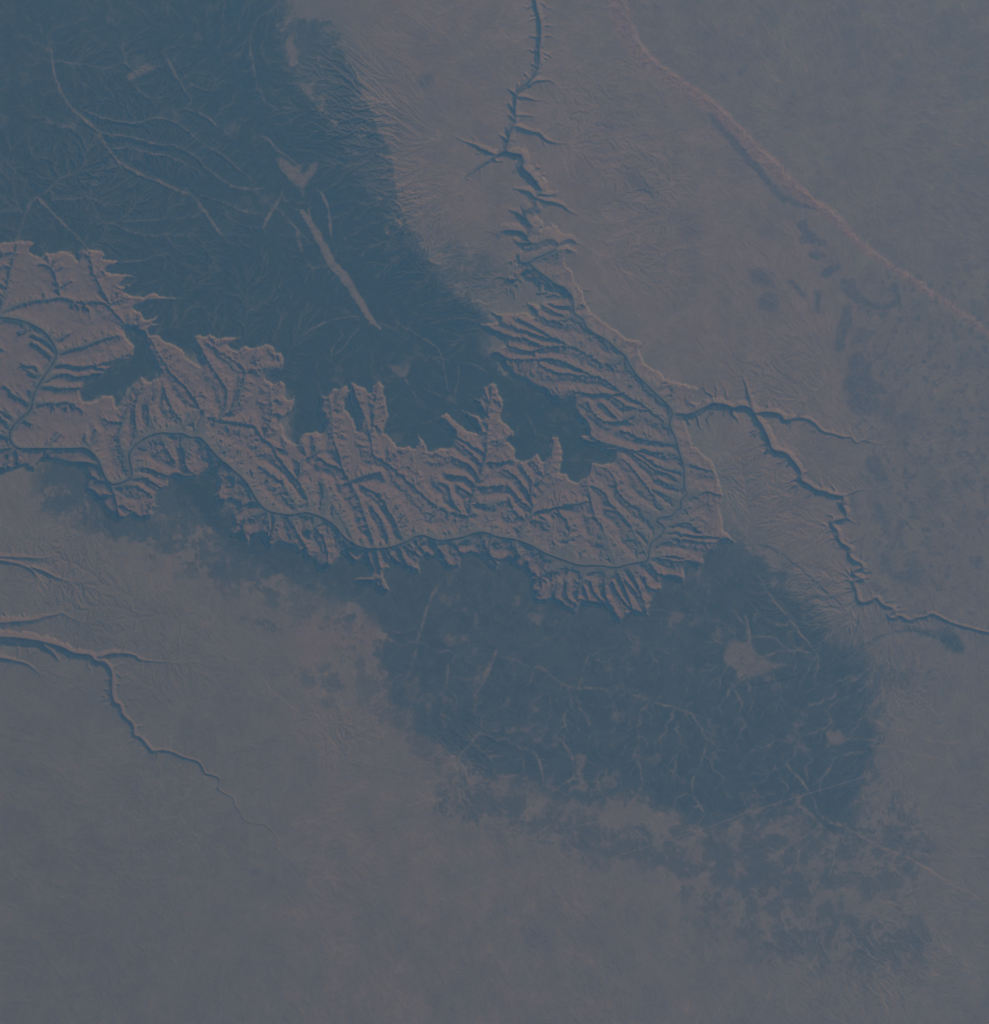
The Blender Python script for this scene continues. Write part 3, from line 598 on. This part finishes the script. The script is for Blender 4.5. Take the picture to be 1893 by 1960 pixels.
def heights(F):
    sd, mask, gs, gw, gd, chi = F['sd'], F['mask'], F['gs'], F['gw'], F['gd'], F['chi']
    zb = F['zb']
    dr = np.maximum(sdist(mask), 0)
    main = F['main']
    j, i = np.nonzero(F['root'])
    dv = jfa(X0+STEP*i, Y0+STEP*j)[1]
    west = .62*sm(150, 70, GX)*sm(560, 500, GY)
    dre = np.minimum(dr, 60)
    s = dv/(dv+dre*1.0+1e-3)
    ca = (.8/STEP)**2
    net = (F['A'] > np.where(GX < 140, 220, 430)*ca) & mask
    for P in SIDES:
        x, y, q = samp(smooth_line(P, 2), .4)
        a, b, ok = cells(x, y); net[b[ok], a[ok]] = True
    n_a, n_b = fbm(3, 455, 2), fbm(3, 465, 2)
    dn, w1, span1 = valley(net, mask, .8, 450)
    dn2, w2, span2 = valley((F['A'] > 60*ca) & mask & (dn > .9) | net, mask, .5, 455)
    j, i = np.nonzero((F['A'] > 13*ca) & mask)
    dn3 = bil(jfa(X0+STEP*i, Y0+STEP*j)[1], GX+.5*n_a, GY+.5*n_b)
    w3 = np.clip(dn3/1.5, 0, 1)
    cb = blur(chi, 2.2)
    det = np.clip(chi-cb, -1.2, 1.2)
    F['vf'] = sm(.34, .06, w1)
    w1 = np.clip((w1-.11)/.89, 0, 1)**.95
    w2 = w2**.9
    w = w1*(.62+.38*w2)+.20*(w2-.4)*np.clip(span1/16, 0, 1)*np.clip(dv/4, 0, 1)+.085*(w3-.5)*np.clip(dv/5, 0, 1)
    w = np.clip(w, 0, 1.05)
    ww = sm(.3, 5.0, dn+.6*det)*(.72+.28*w2)
    gorge = .15*np.clip(dv/(1.15+.7*fbm(4, 480, 2)), 0, 1)
    fv = gorge+.27*s**1.7
    fr = gorge+.10*np.clip(dv/4.5, 0, 1)+.60*sm(-.12, .72, s)
    fr = fr*(1+.16*fbm(10, 420, 2)+.16*fbm(5, 425, 2))
    f = fv+(fr-fv)*w+.026*det*np.clip(dv/4, 0, 1)
    fw = gorge+.10*s+(.60+.12*s-gorge-.10*s)*np.clip(dv/9, 0, 1)*ww+.022*det+.03*(w3-.5)*np.clip(dv/5, 0, 1)
    f = f*(1-west)+fw*west
    f = np.minimum(f, .755)
    rw = RIMW*(1+.22*fbm(5, 430, 2)+.25*np.clip(det, -1, 1))
    e = np.clip(1-dr/np.maximum(rw, 1.5), 0, 1)
    f = np.maximum(f, (.33+.40*np.clip(w+.4, 0, 1))*np.minimum(1, e*1.5))
    dq = dr*(1+.25*fbm(4, 470, 2))
    e2 = np.interp(dq, [0, 1.3, 2.5], [1.0, .905, .76]).astype(np.float32)
    f = np.where(dq < 2.5, np.maximum(f, e2), f)
    rg = 1-2*np.abs(fbm(3.2, 440, 3, .6))
    f = np.clip(f+(.045*(rg-.45)+.02*fbm(1.7, 445, 1))*np.clip((dr-1.5)/2, 0, 1)*np.clip(dv/4, .15, 1), 0, 1)
    F['raw'] = f
    f1 = np.interp(f, ST_X, ST_F).astype(np.float32)
    f2 = np.interp(f, WE_X, WE_F).astype(np.float32)
    f = f1*(1-west)+f2*west
    F['frac'] = f
    river_z = .88-.35*sm(0, 560, np.interp(GY, [0, 1024], [0, 300])+(1-GX/1024)*330)
    t = f
    zc = river_z+(zb-river_z)*f
    # slot-like gorges
    u = np.clip(gd/np.maximum(gd+np.maximum(gs, 0), .3), 0, 1)
    u = np.clip(u+.05*fbm(2.2, 91, 2)*np.sin(u*3.14), 0, 1)
    gz = np.interp(u, [0, .12, .35, .5, .7, .85, 1], [0, .05, .30, .45, .6, .82, 1]).astype(np.float32)
    zg = zb-gdepth(F)*(1-gz)
    ing = gs > 0
    z = np.where(main, zc, zb)
    z = np.where(ing, np.minimum(z, zg), z)
    # short tributaries notching the gorge rims
    tr = (F['A'] > 90*ca) & ~main & (gd < 3+gw*3.0)
    j, i = np.nonzero(tr)
    dt = jfa(X0+STEP*i, Y0+STEP*j)[1]
    reach = np.clip(1.25-np.maximum(gd-gw, 0)/(1.5+1.9*gw), 0, 1)
    nd = F['gdep']*.36*reach*np.clip(1-dt/(.5+1.1*reach), 0, 1)
    z = np.where(~main, z-nd*np.where(ing, .6, 1.0), z)
    F['notch'] = nd
    # plateau relief from the drainage tree
    hp = F['hp']
    hi = hp-blur(hp, 6)
    hi = np.clip(hi, -2.2, 2.2)
    amp = F['amp']
    z = z+np.where(mask, 0, 1)*amp*hi
    z = z.astype(np.float32)
    lim = 2.6*STEP*KM
    for _ in range(10):
        q = np.pad(z, 1, mode='edge')
        m4 = np.minimum(np.minimum(q[:-2, 1:-1], q[2:, 1:-1]), np.minimum(q[1:-1, :-2], q[1:-1, 2:]))
        z = np.minimum(z, m4+lim)
    z = blur(z, .34)
    return z, t, dr

def gdepth(F): return F['gdep']
def field(layers, seed, warp=True):
    out = np.zeros((NY, NX), np.float32)
    n1x, n1y = fbm(11, seed, 4), fbm(11, seed+3, 4)
    n2x, n2y = fbm(2.6, seed+50, 2), fbm(2.6, seed+53, 2)
    for P, d, b, r in layers:
        m = polymask(P)
        sd = np.clip(blur(m.astype(np.float32), max(b, .8)), 0, 1)
        X = GX+r*(1.5*n1x+.6*n2x); Y = GY+r*(1.5*n1y+.6*n2y)
        out = np.maximum(out, d*bil(sd, X, Y))
    return out

def amp_field():
    a = np.full((NY, NX), .022, np.float32)-.004*sm(330, 200, GX)*sm(560, 700, GY)
    for z0, z1, r, v in [(300,250,190,.030),(150,350,150,.030),(450,560,160,.022),(690,250,75,.060),(760,380,70,.045),(640,160,70,.035),(800,480,70,.045),(900,560,60,.035),
        (1120,230,90,.016),(1230,350,80,.020),(1230,480,80,.012),(1500,850,120,.014),(1420,920,80,.022),(1500,980,80,.016),(1560,1150,90,.028),(1640,1210,50,.030),
        (110,1090,90,.030),(170,1190,100,.016),(320,1240,100,.014),(650,1390,70,.018),(900,1420,80,.016),(1720,1320,80,.018),(1700,1600,80,.014),(300,1560,150,.007),(1450,720,60,.016),
        (1000,1010,60,.01),(540,800,80,.012),(1690,1850,120,.01)]:
        a += 3.0*v*np.exp(-(((GX-z0*.5225)**2+(GY-z1*.5225)**2)/(2*(r*.5225*.62)**2)))
    a += .035*np.clip(blur(polymask(ECHO).astype(np.float32), 2.5), 0, 1)
    return a*(1+.35*fbm(22, 700, 3))

def paint(F, z, t, dr):
    mask = F['mask']; main = F['main']
    C = np.empty((NY, NX, 3), np.float32); C[:] = (.285, .243, .200)
    n1, n2, n3 = fbm(30, 801, 4), fbm(7, 811, 3), fbm(2.0, 821, 2)
    for P, c, b in ZONES:
        m = polymask(P).astype(np.float32)
        m = bil(np.clip(blur(m, b), 0, 1), GX+9*n1+2*n2, GY+9*fbm(30, 805, 4)+2*n3)[..., None]
        C = C*(1-m)+np.array(c, np.float32)*m
    soil = fbm(16, 891, 6, .68)*1.5
    C *= (1+.10*n1+.09*n2+.07*n3+(.08+.07*sm(250, 500, GX))*soil)[..., None]
    grass = np.clip(fbm(26, 895, 6, .62)*1.4-.1, 0, 1)[..., None]*.35
    C = C*(1-grass)+np.array((.205, .200, .150), np.float32)*grass
    C[..., 0] *= 1+.05*fbm(18, 831, 3); C[..., 2] *= 1+.05*fbm(24, 841, 3)
    # red scarp band
    em = polymask(ECHO).astype(np.float32)
    em = (blur(em, 2.0) > .22).astype(np.float32)
    e = bil(blur(em, .9), GX+1.2*n3, GY+1.2*n2)[..., None]
    inner = bil(blur(em, 2.4), GX, GY)
    red = np.array((.355, .236, .195), np.float32)*(1+.22*n3+.16*n2+.10*fbm(1.3, 897, 1))[..., None]
    C = C*(1-e)+red*e
    x, y, q = samp(ECHO[1:17], .5)
    dl = jfa(x, y)[1]
    lip = np.exp(-((dl-1.2)/1.6)**2)*np.clip(em+.35, 0, 1)*np.clip(.6+.8*n2, 0, 1)
    C = C*(1-lip[..., None]*.55)+np.array((.44, .37, .30), np.float32)*lip[..., None]*.55
    # dark ground
    n4 = fbm(1.1, 861, 1)
    C *= (1+.05*n4)[..., None]
    D = field(DARK, 900)
    D = np.maximum(D, .75*np.clip(fbm(6, 871, 6, .75)*2.8-.12, 0, 1)*np.maximum(sm(820, 890, GX)*sm(230, 300, GY)*sm(720, 560, GY), .35*sm(.15, .4, (GX-640)/349.-.0-(GY-40)/300.+.3)))
    D = np.clip(D*1.7, 0, 1)*np.clip(.8+.5*n3+.3*n2, .3, 1)
    F['D'] = D
    C = C*(1-.95*D[..., None])+np.array((.150, .125, .140), np.float32)*.95*D[..., None]
    # pale washes, and the painted sunlit strips of two scarps
    V = np.zeros((NY, NX), np.float32)
    for k in range(3):
        grp = [v for n, v in enumerate(VALLEYS_LIT_SCARPS) if n % 3 == k]
        xs, ys, ws, ss = [], [], [], []
        for P, w, s in grp:
            x, y, f = samp(smooth_line(P, 2), .5)
            xs.append(x); ys.append(y); ws.append(.78*w*np.sqrt(np.clip(np.minimum(f*4, (1-f)*4)+.12, 0, 1))); ss.append(np.full(len(x), s))
        gid, gd = jfa(np.concatenate(xs), np.concatenate(ys))
        w = np.concatenate(ws)[gid]; s = np.concatenate(ss)[gid]
        gd = bil(gd, GX+.8*n3+.7*n2, GY+.8*n2-.7*n3)
        w = w*(1+.5*n2+.35*n3)
        V = np.maximum(V, s*np.clip((w-gd)/.9+.5, 0, 1)*np.clip(.75+.8*n2+.5*n3, .1, 1.15))
    M = np.zeros((NY, NX), np.float32)
    F['meadow'] = np.zeros((NY, NX), np.int16)
    for k, (lab, P) in enumerate(MEADOWS):
        if P is None:
            x, y, f = samp(smooth_line(T("F 400,1270 470,1360 520,1450 570,1560 620,1650 690,1720 740,1790 800,1890 B 1250,80 1310,170"), 2), .5)
            gid, gd = jfa(x, y)
            w = (2.6+2.0*np.sin(f*3.1)**1)[gid]*(1+.45*n2)
            m = np.clip((w-bil(gd, GX+.9*n3, GY+.9*n2))/.9+.5, 0, 1)
        else:
            m = bil(np.clip(blur(polymask(P).astype(np.float32), .9), 0, 1), GX+1.5*n2+.8*n3, GY+1.5*fbm(7, 815, 3)-.8*n3)
        F['meadow'][m > .5] = k+1
        M = np.maximum(M, m*(.72 if k in (3, 6) else .92)*np.clip(.86+.35*n3+.25*n2, .4, 1))
    # forest cover
    W = field(FOREST, 1000)
    rag = fbm(13, 1101, 6, .66)*1.5
    rag2 = fbm(4.5, 1131, 4, .75)*1.5
    thr = .5+.75*rag*np.clip(1.3-np.abs(W-.5), 0, 1)+.30*rag2
    dens = np.clip((W*1.25-thr)*4.0+.5, 0, 1)*sm(.05, .35, W)
    dens *= .34+.66*sm(.15, 1.0, W)
    patch = np.clip((fbm(20, 1151, 6, .68)*1.6-.42)*2.2, 0, 1)*(.34+.34*sm(450, 600, GY))+np.clip((rag2-.75)*2.5, 0, 1)*.25
    dens *= 1-np.clip(patch, 0, .75)
    dens *= (1-np.clip(V*1.0, 0, .95))*(1-M)*np.clip(1-D, 0, 1)
    hp = F['hp']; loc = np.clip((hp-blur(hp, 4)), -1, 1)
    dens = np.clip(dens-.16*np.clip(-loc-.15, 0, 1)*(GY < 330), 0, 1)
    dens = np.where(mask & (sdist(mask) > 1.7), 0, dens)
    F['dens'] = dens
    pale = np.array((.300, .235, .180), np.float32)
    vv = np.clip(np.maximum(V*.9, M), 0, 1)[..., None]*.75
    C = C*(1-vv)+pale*(1+.10*n3)[..., None]*vv
    fo = np.array((.040, .058, .036), np.float32)*(1+.22*n2+.30*n3+.15*n1)[..., None]
    under = np.array((.125, .118, .085), np.float32)
    # thin grassy washes follow the natural drainage
    A = F['A']
    j, i = np.nonzero((A > 75*(.8/STEP)**2) & ~mask)
    da = jfa(X0+STEP*i, Y0+STEP*j)
    lines = np.clip(1.25-da[1]/.75, 0, 1)*np.clip(.55+.9*n2, 0, 1)
    se = sm(600, 760, GY+.35*(GX-600))
    j, i = np.nonzero((A > 420*(.8/STEP)**2) & ~mask)
    wide = np.clip(1.9-bil(jfa(X0+STEP*i, Y0+STEP*j)[1], GX+.6*n2, GY+.6*n3)/.8, 0, 1)*np.clip(.5+1.0*n2+.5*n3, 0, 1)
    dens = dens*(1-np.maximum(lines*(.40+.25*se), wide*(.25+.5*se)))
    F['dens'] = dens
    C *= (1+.16*np.maximum(lines, wide)*(1-dens)*np.clip(.6+.8*n1, 0, 1.2))[..., None]
    fd = dens[..., None]
    ul = (.18+.53*sm(440, 600, GY+.25*(GX-450))+.14*sm(230, 120, GX)*sm(300, 200, GY))*(1+.5*rag+.35*rag2)
    ul = np.clip(ul, 0, .8)[..., None]
    C = C*(1-fd)+(fo*(1-ul)+under*ul)*fd
    # canyon rock by layer
    f = np.clip(F['frac']+.010*n2+.006*n3, 0, 1)
    xs = [0, .10, .15, .19, .27, .30, .33, .43, .46, .50, .56, .60, .66, .69, .715, .75, .865, .885, .95, 1.0]
    cols = [(.17,.135,.11),(.18,.14,.115),(.23,.17,.13),(.275,.232,.185),(.28,.235,.19),(.295,.24,.19),(.35,.24,.185),(.375,.245,.19),(.36,.22,.165),(.345,.215,.165),(.37,.225,.17),
            (.33,.23,.17),(.375,.225,.168),(.36,.22,.165),(.37,.25,.19),(.50,.43,.34),(.52,.46,.37),(.27,.25,.185),(.25,.235,.175),(.24,.225,.17)]
    cols = np.array(cols, np.float32)
    R = np.stack([np.interp(f, xs, cols[:, k]) for k in range(3)], -1).astype(np.float32)
    # east: open red shale and sandstone basin along the river
    east = (sm(480, 560, GX)*sm(.30, .16, f))[..., None]
    R = R*(1-east)+np.array((.29,.205,.165), np.float32)*east
    # scattered pinyon on benches
    bush = np.clip(.25+.7*n2+.6*n3, 0, 1)*sm(.55, .63, f)*sm(.78, .70, f)*.28+np.clip(.3+.6*n2, 0, 1)*.18
    R = R*(1-bush[..., None])+np.array((.13,.125,.09), np.float32)*bush[..., None]
    R *= (1+.08*n1+.10*n2+.10*n3)[..., None]
    g3 = R.mean(-1, keepdims=True); R = g3+(R-g3)*(.32+.30*sm(.36, .52, f))[..., None]; R = R*.97
    vf = (F['vf']*sm(.75, .6, f)*np.clip(.6+.5*n2, .1, .9))[..., None]
    R = R*(1-vf)+np.array((.225, .215, .180), np.float32)*vf
    u = np.clip(F['gd']/np.maximum(F['gd']+np.maximum(F['gs'], 0), .3), 0, 1)
    G_ = np.stack([np.interp(u+.05*n3, [0,.15,.3,.5,.62,.75,.9,1], c) for c in ((.24,.28,.31,.31,.33,.32,.40,.36),(.19,.22,.235,.225,.25,.25,.345,.31),(.15,.175,.185,.18,.20,.20,.28,.25))], -1).astype(np.float32)
    G_ *= (1+.10*n2+.10*n3)[..., None]
    g3 = G_.mean(-1, keepdims=True); G_ = g3+(G_-g3)*.72
    gm = sm(-.2, .9, F['gs'])[..., None]*(~main)[..., None]
    gm = gm*np.clip(F['gdep']/.35, 0, 1)[..., None]
    C = C*(1-gm)+G_*gm
    mm = sm(-.2, 1.6, F['sd'])[..., None]
    bush2 = dens[..., None]*sm(1.9, .9, F['sd'])[..., None]
    C = C*(1-mm*(1-bush2*.6))+R*mm*(1-bush2*.6)
    # light tan rim ledge just outside the edge
    C *= np.array((.96, .99, .98), np.float32)
    return np.clip(C, .01, .8)
# ---------------- Blender scene ----------------
def main():
    F = build()
    F['amp'] = amp_field()
    z, t, dr = heights(F)
    C = paint(F, z, t, dr)
    riv_pts = smooth_line(COLORADO, 2)
    forest = F['dens'] > .5
    z = z+.012*forest.astype(np.float32)
    # ---- pad the grid far beyond the survey so that the ground reaches the horizon ----
    PAD = 26
    grow = np.cumsum(1.32**np.arange(1, PAD+1))*STEP
    px = np.concatenate([X0-grow[::-1], X0+STEP*np.arange(NX), X0+STEP*(NX-1)+grow])
    py = np.concatenate([Y0-grow[::-1], Y0+STEP*np.arange(NY), Y0+STEP*(NY-1)+grow])
    pad = lambda a: np.pad(a, [(PAD, PAD), (PAD, PAD)]+[(0, 0)]*(a.ndim-2), mode='edge')
    # outside the survey the ground runs on, its detail fading out with distance
    far = np.clip(np.maximum(np.maximum(X0-px, px-px[PAD+NX-1]), 0), 0, 1e9)[None]+np.clip(np.maximum(np.maximum(Y0-py, py-py[PAD+NY-1]), 0), 0, 1e9)[:, None]
    far = np.clip(far/9, 0, 1).astype(np.float32)
    zs = pad(blur(z, 16)); Cs = np.stack([pad(blur(np.ascontiguousarray(C[..., k]), 16)) for k in range(3)], -1)
    FX, FY = np.meshgrid(px, py)
    vary = 1+.10*fbm(40, 951, 4, X=FX, Y=FY)+.08*fbm(11, 961, 3, X=FX, Y=FY)
    z = pad(z)*(1-far)+zs*far; C = pad(C)*(1-far[..., None])+(Cs*vary[..., None])*far[..., None]
    wx = ((px-494.5)*KM).astype(np.float32); wy = ((512-py)*KM).astype(np.float32)
    H, W = z.shape
    V = np.empty((H, W, 3), np.float32)
    V[..., 0] = wx[None]; V[..., 1] = wy[:, None]; V[..., 2] = z
    # ---- which face belongs to which piece of the place ----
    GXp, GYp = np.meshgrid(px, py)
    cls = np.zeros((NY, NX), np.int16)
    em = polymask(ECHO)
    cls[em] = 8
    cls[F['D'] > .42] = 7
    north = sdist(polymask(RIM)) > -2
    yr = np.interp(GX[0], *zip(*sorted([(0, 480), (110, 480), (300, 540), (490, 560), (660, 590), (700, 560), (740, 545), (1100, 545)])))
    south = GY > yr[None]+0*GY
    cls[forest & ~south] = 4
    cls[forest & south] = 5
    cls[forest & (GY > 850)] = 6
    isl = sdist(polymask(ISLAND)) > -3
    cls[forest & isl] = 10
    for k in range(len(MEADOWS)): cls[F['meadow'] == k+1] = 20+k
    g = (F['gs'] > 0)
    cls[g & (GX > 640) & (GY > 350)] = 2
    cls[g & (GX < 290) & (GY > 505)] = 3
    cls[F['main'] & ~(forest)] = 1
    cls[g & ~F['main'] & ~((GX > 640) & (GY > 350)) & ~((GX < 290) & (GY > 505))] = 9
    cls = pad(cls)[:-1, :-1]
    scene = bpy.context.scene
    scene.unit_settings.system = 'METRIC'; scene.unit_settings.scale_length = 1000.0
    col = scene.collection

    def mat(name, rough=.95, cover=False):
        m = bpy.data.materials.new(name); m.use_nodes = True
        nt = m.node_tree; b = nt.nodes['Principled BSDF']
        b.inputs['Roughness'].default_value = rough
        b.inputs['Specular IOR Level'].default_value = .1
        at = nt.nodes.new('ShaderNodeAttribute'); at.attribute_name = 'ground'
        tc = nt.nodes.new('ShaderNodeTexCoord')
        n1 = nt.nodes.new('ShaderNodeTexNoise'); n1.inputs['Scale'].default_value = 9.0 if cover else 5.0
        n1.inputs['Detail'].default_value = 6; n1.inputs['Roughness'].default_value = .65
        nt.links.new(tc.outputs['Object'], n1.inputs['Vector'])
        mr = nt.nodes.new('ShaderNodeMapRange')
        mr.inputs['From Min'].default_value = .25; mr.inputs['From Max'].default_value = .75
        k = .28 if cover else .09
        mr.inputs['To Min'].default_value = 1-k; mr.inputs['To Max'].default_value = 1+k
        nt.links.new(n1.outputs['Fac'], mr.inputs['Value'])
        mx = nt.nodes.new('ShaderNodeVectorMath'); mx.operation = 'SCALE'
        nt.links.new(at.outputs['Color'], mx.inputs[0]); nt.links.new(mr.outputs['Result'], mx.inputs['Scale'])
        nt.links.new(mx.outputs['Vector'], b.inputs['Base Color'])
        return m
    M_ground = mat('desert ground'); M_rock = mat('layered canyon rock'); M_wood = mat('pine woodland', cover=True)

    def setprops(o, label, cat, kind=None, group=None):
        o['label'] = label; o['category'] = cat
        if kind: o['kind'] = kind
        if group: o['group'] = group

    def piece(name, sel, m, label, cat, kind):
        jj, ii = np.nonzero(sel)
        if len(jj) == 0: return None
        a = jj*W+ii
        quads = np.stack([a+W, a+W+1, a+1, a], 1)           # counter-clockwise seen from above
        used = np.zeros(H*W, bool); used[quads.ravel()] = True
        remap = np.cumsum(used)-1
        quads = remap[quads].astype(np.int32)
        vs = V.reshape(-1, 3)[used]
        me = bpy.data.meshes.new(name)
        me.vertices.add(len(vs)); me.vertices.foreach_set('co', vs.ravel())
        me.loops.add(quads.size); me.loops.foreach_set('vertex_index', quads.ravel())
        me.polygons.add(len(quads))
        me.polygons.foreach_set('loop_start', np.arange(0, quads.size, 4, dtype=np.int32))
        ca = me.attributes.new('ground', 'FLOAT_COLOR', 'POINT')
        c4 = np.ones((len(vs), 4), np.float32); c4[:, :3] = C.reshape(-1, 3)[used]
        ca.data.foreach_set('color', c4.ravel())
        me.update(calc_edges=True)
        me.materials.append(m)
        o = bpy.data.objects.new(name, me); col.objects.link(o)
        setprops(o, label, cat, kind)
        return o

    S = 'structure'
    piece('desert', cls == 0, M_ground, 'bare pinkish and grey desert plateau surrounding the great canyon', 'desert', S)
    piece('canyon', cls == 1, M_rock, 'huge branching red-banded canyon winding across the middle of the picture', 'canyon', S)
    piece('canyon', cls == 9, M_rock, 'narrow pink-walled canyon running down from the top edge into the great canyon', 'canyon', S)
    piece('gorge', cls == 2, M_rock, 'thin dark zigzag gorge leaving the great canyon to the right edge', 'gorge', S)
    piece('gorge', cls == 3, M_rock, 'narrow side gorge crossing the grey plain at the lower left', 'gorge', S)
    piece('lava_field', cls == 7, M_ground, 'dark purplish rock patches scattered over the desert at the right', 'lava field', S)
    piece('cliff', cls == 8, M_ground, 'long straight red cliff band with a pale lip in the upper right', 'cliff', S)
    piece('forest', cls == 4, M_wood, 'dark blue-green forest covering the high plateau north of the great canyon', 'forest', 'stuff')
    piece('forest', cls == 5, M_wood, 'dark forest along the southern rim of the great canyon', 'forest', 'stuff')
    piece('forest', cls == 6, M_wood, 'mottled scattered woodland near the lower right corner', 'forest', 'stuff')
    piece('forest', cls == 10, M_wood, 'dark wooded mesa top standing alone inside the left end of the canyon', 'forest', 'stuff')
    for k, (lab, P) in enumerate(MEADOWS):
        piece('meadow', cls == 20+k, M_ground, lab, 'meadow', S)

    # ---- ribbons: river and roads ----
    zin = z[PAD:PAD+NY, PAD:PAD+NX]
    def ribbon(name, P, width, lift, m, label, cat, flow=False):
        x, y, f = samp(P, .6)
        ok = (x > X0+2) & (x < X1-4) & (y > Y0+2) & (y < Y1-4)
        x, y = x[ok], y[ok]
        if flow:
            k = np.ones(9)/9
            x = np.convolve(np.pad(x, 4, mode='edge'), k, 'valid'); y = np.convolve(np.pad(y, 4, mode='edge'), k, 'valid')
        dx = np.gradient(x); dy = np.gradient(y); l = np.hypot(dx, dy)+1e-9
        nx, ny = -dy/l, dx/l
        wv = width*(1+.25*np.sin(np.arange(len(x))*.13)*flow)
        hs = [bil(zin, x+o*wv*nx, y+o*wv*ny) for o in (-.5, 0, .5)]
        if flow:
            zz = np.minimum.accumulate(hs[1])*.0+hs[1]
            zz = np.convolve(np.pad(np.maximum.reduce(hs), 6, mode='edge'), np.ones(13)/13, 'valid'); zz = np.maximum(zz, np.maximum.reduce(hs)+.004)
            zs = [zz+lift]*3
        else: zs = [h+lift for h in hs]
        vs = []
        for k, o in enumerate((-.5, 0, .5)):
            vs.append(np.stack([(x+o*wv*nx-494.5)*KM, (512-y-o*wv*ny)*KM, zs[k]], 1))
        vs = np.stack(vs, 1).reshape(-1, 3)
        fs = []
        for n in range(len(x)-1):
            for c in (0, 1):
                a = n*3+c; fs.append((a, a+1, a+4, a+3))
        me = bpy.data.meshes.new(name); me.from_pydata(vs.tolist(), [], fs); me.materials.append(m)
        me.update()
        if me.polygons[0].normal.z < 0: me.flip_normals()
        o = bpy.data.objects.new(name, me); col.objects.link(o)
        setprops(o, label, cat, S)
    def plain(name, c, rough, bump=0):
        m = bpy.data.materials.new(name); m.use_nodes = True; nt = m.node_tree; b = nt.nodes['Principled BSDF']
        b.inputs['Roughness'].default_value = rough
        n = nt.nodes.new('ShaderNodeTexNoise'); n.inputs['Scale'].default_value = 3
        r = nt.nodes.new('ShaderNodeValToRGB')
        r.color_ramp.elements[0].color = (c[0]*.8, c[1]*.8, c[2]*.8, 1); r.color_ramp.elements[1].color = (c[0]*1.2, c[1]*1.2, c[2]*1.2, 1)
        tc = nt.nodes.new('ShaderNodeTexCoord'); nt.links.new(tc.outputs['Object'], n.inputs['Vector'])
        nt.links.new(n.outputs['Fac'], r.inputs['Fac']); nt.links.new(r.outputs['Color'], b.inputs['Base Color'])
        return m
    ribbon('river', riv_pts, .8, .014, plain('silty green river water', (.030, .060, .056), .4), 'thin dark teal river threading along the floor of the great canyon', 'river', True)
    M_road = plain('pale road gravel', (.36, .31, .26), .9)
    for lab, P in ROADS:
        ribbon('road', smooth_line(P, 1), .55, .016, M_road, lab, 'road')

    # ---- air ----
    zmax = CAM_H+2.0; zmin = float(z.min())-1.0
    ext = float(max(abs(wx).max(), abs(wy).max()))+5
    me = bpy.data.meshes.new('haze')
    q = [(-ext, -ext, zmin), (ext, -ext, zmin), (ext, ext, zmin), (-ext, ext, zmin), (-ext, -ext, zmax), (ext, -ext, zmax), (ext, ext, zmax), (-ext, ext, zmax)]
    me.from_pydata(q, [], [(3, 2, 1, 0), (4, 5, 6, 7), (0, 1, 5, 4), (1, 2, 6, 5), (2, 3, 7, 6), (3, 0, 4, 7)])
    hm = bpy.data.materials.new('air haze'); hm.use_nodes = True
    nt = hm.node_tree; nt.nodes.clear()
    out = nt.nodes.new('ShaderNodeOutputMaterial'); vol = nt.nodes.new('ShaderNodeVolumePrincipled')
    vol.inputs['Color'].default_value = (*HAZE_COL, 1); vol.inputs['Density'].default_value = HAZE_D
    vol.inputs['Anisotropy'].default_value = -.3; vol.inputs['Absorption Color'].default_value = (1, 1, 1, 1)
    nt.links.new(vol.outputs['Volume'], out.inputs['Volume'])
    me.materials.append(hm)
    o = bpy.data.objects.new('haze', me); col.objects.link(o)
    setprops(o, 'thin bluish haze filling the air over the whole landscape', 'haze', 'stuff')

    # ---- light ----
    world = bpy.data.worlds.new('World'); scene.world = world; world.use_nodes = True
    nt = world.node_tree; bg = nt.nodes['Background']
    sky = nt.nodes.new('ShaderNodeTexSky'); sky.sky_type = 'NISHITA'; sky.sun_disc = False
    sky.sun_elevation = math.radians(SUN_EL); sky.sun_rotation = math.radians(SUN_AZ)
    nt.links.new(sky.outputs['Color'], bg.inputs['Color']); bg.inputs['Strength'].default_value = SKY
    L = bpy.data.lights.new('sun', 'SUN'); L.energy = SUN; L.angle = math.radians(.5); L.color = (1, .96, .91)
    so = bpy.data.objects.new('sun', L); col.objects.link(so)
    a, e = math.radians(SUN_AZ), math.radians(SUN_EL)
    d = Vector((math.sin(a)*math.cos(e), math.cos(a)*math.cos(e), math.sin(e)))
    so.rotation_euler = d.to_track_quat('Z', 'Y').to_euler(); so.location = d*100
    # ---- camera, looking straight down from orbit ----
    cam = bpy.data.cameras.new('camera'); co = bpy.data.objects.new('camera', cam); col.objects.link(co)
    zref = 1.7
    co.location = (0, 0, CAM_H); co.rotation_euler = (0, 0, 0)
    cam.sensor_fit = 'VERTICAL'; cam.sensor_height = 24
    cam.lens = 24*(CAM_H-zref)/(1024*KM)
    cam.clip_start = 1; cam.clip_end = 4000
    scene.camera = co
    vs = scene.view_settings; scene.display_settings.display_device = 'sRGB'
    vs.view_transform = 'Standard'; vs.look = 'None'; vs.gamma = 1; vs.exposure = EXPO
    scene.cycles.use_denoising = DENOISE; scene.cycles.denoiser = 'OPENIMAGEDENOISE'; scene.cycles.denoising_input_passes = 'RGB_ALBEDO_NORMAL'; scene.cycles.denoising_prefilter = 'ACCURATE'
    scene.cycles.max_bounces = 6; scene.cycles.volume_bounces = 3
    scene.cycles.use_adaptive_sampling = False

CAM_H = 290.0
SUN_AZ, SUN_EL, SUN = 214.0, 36.0, 4.4
SKY = .06; EXPO = -1.38
HAZE_D = .0030; HAZE_COL = (.13, .405, .88)
DENOISE = True
RIMW = 4.2
main()
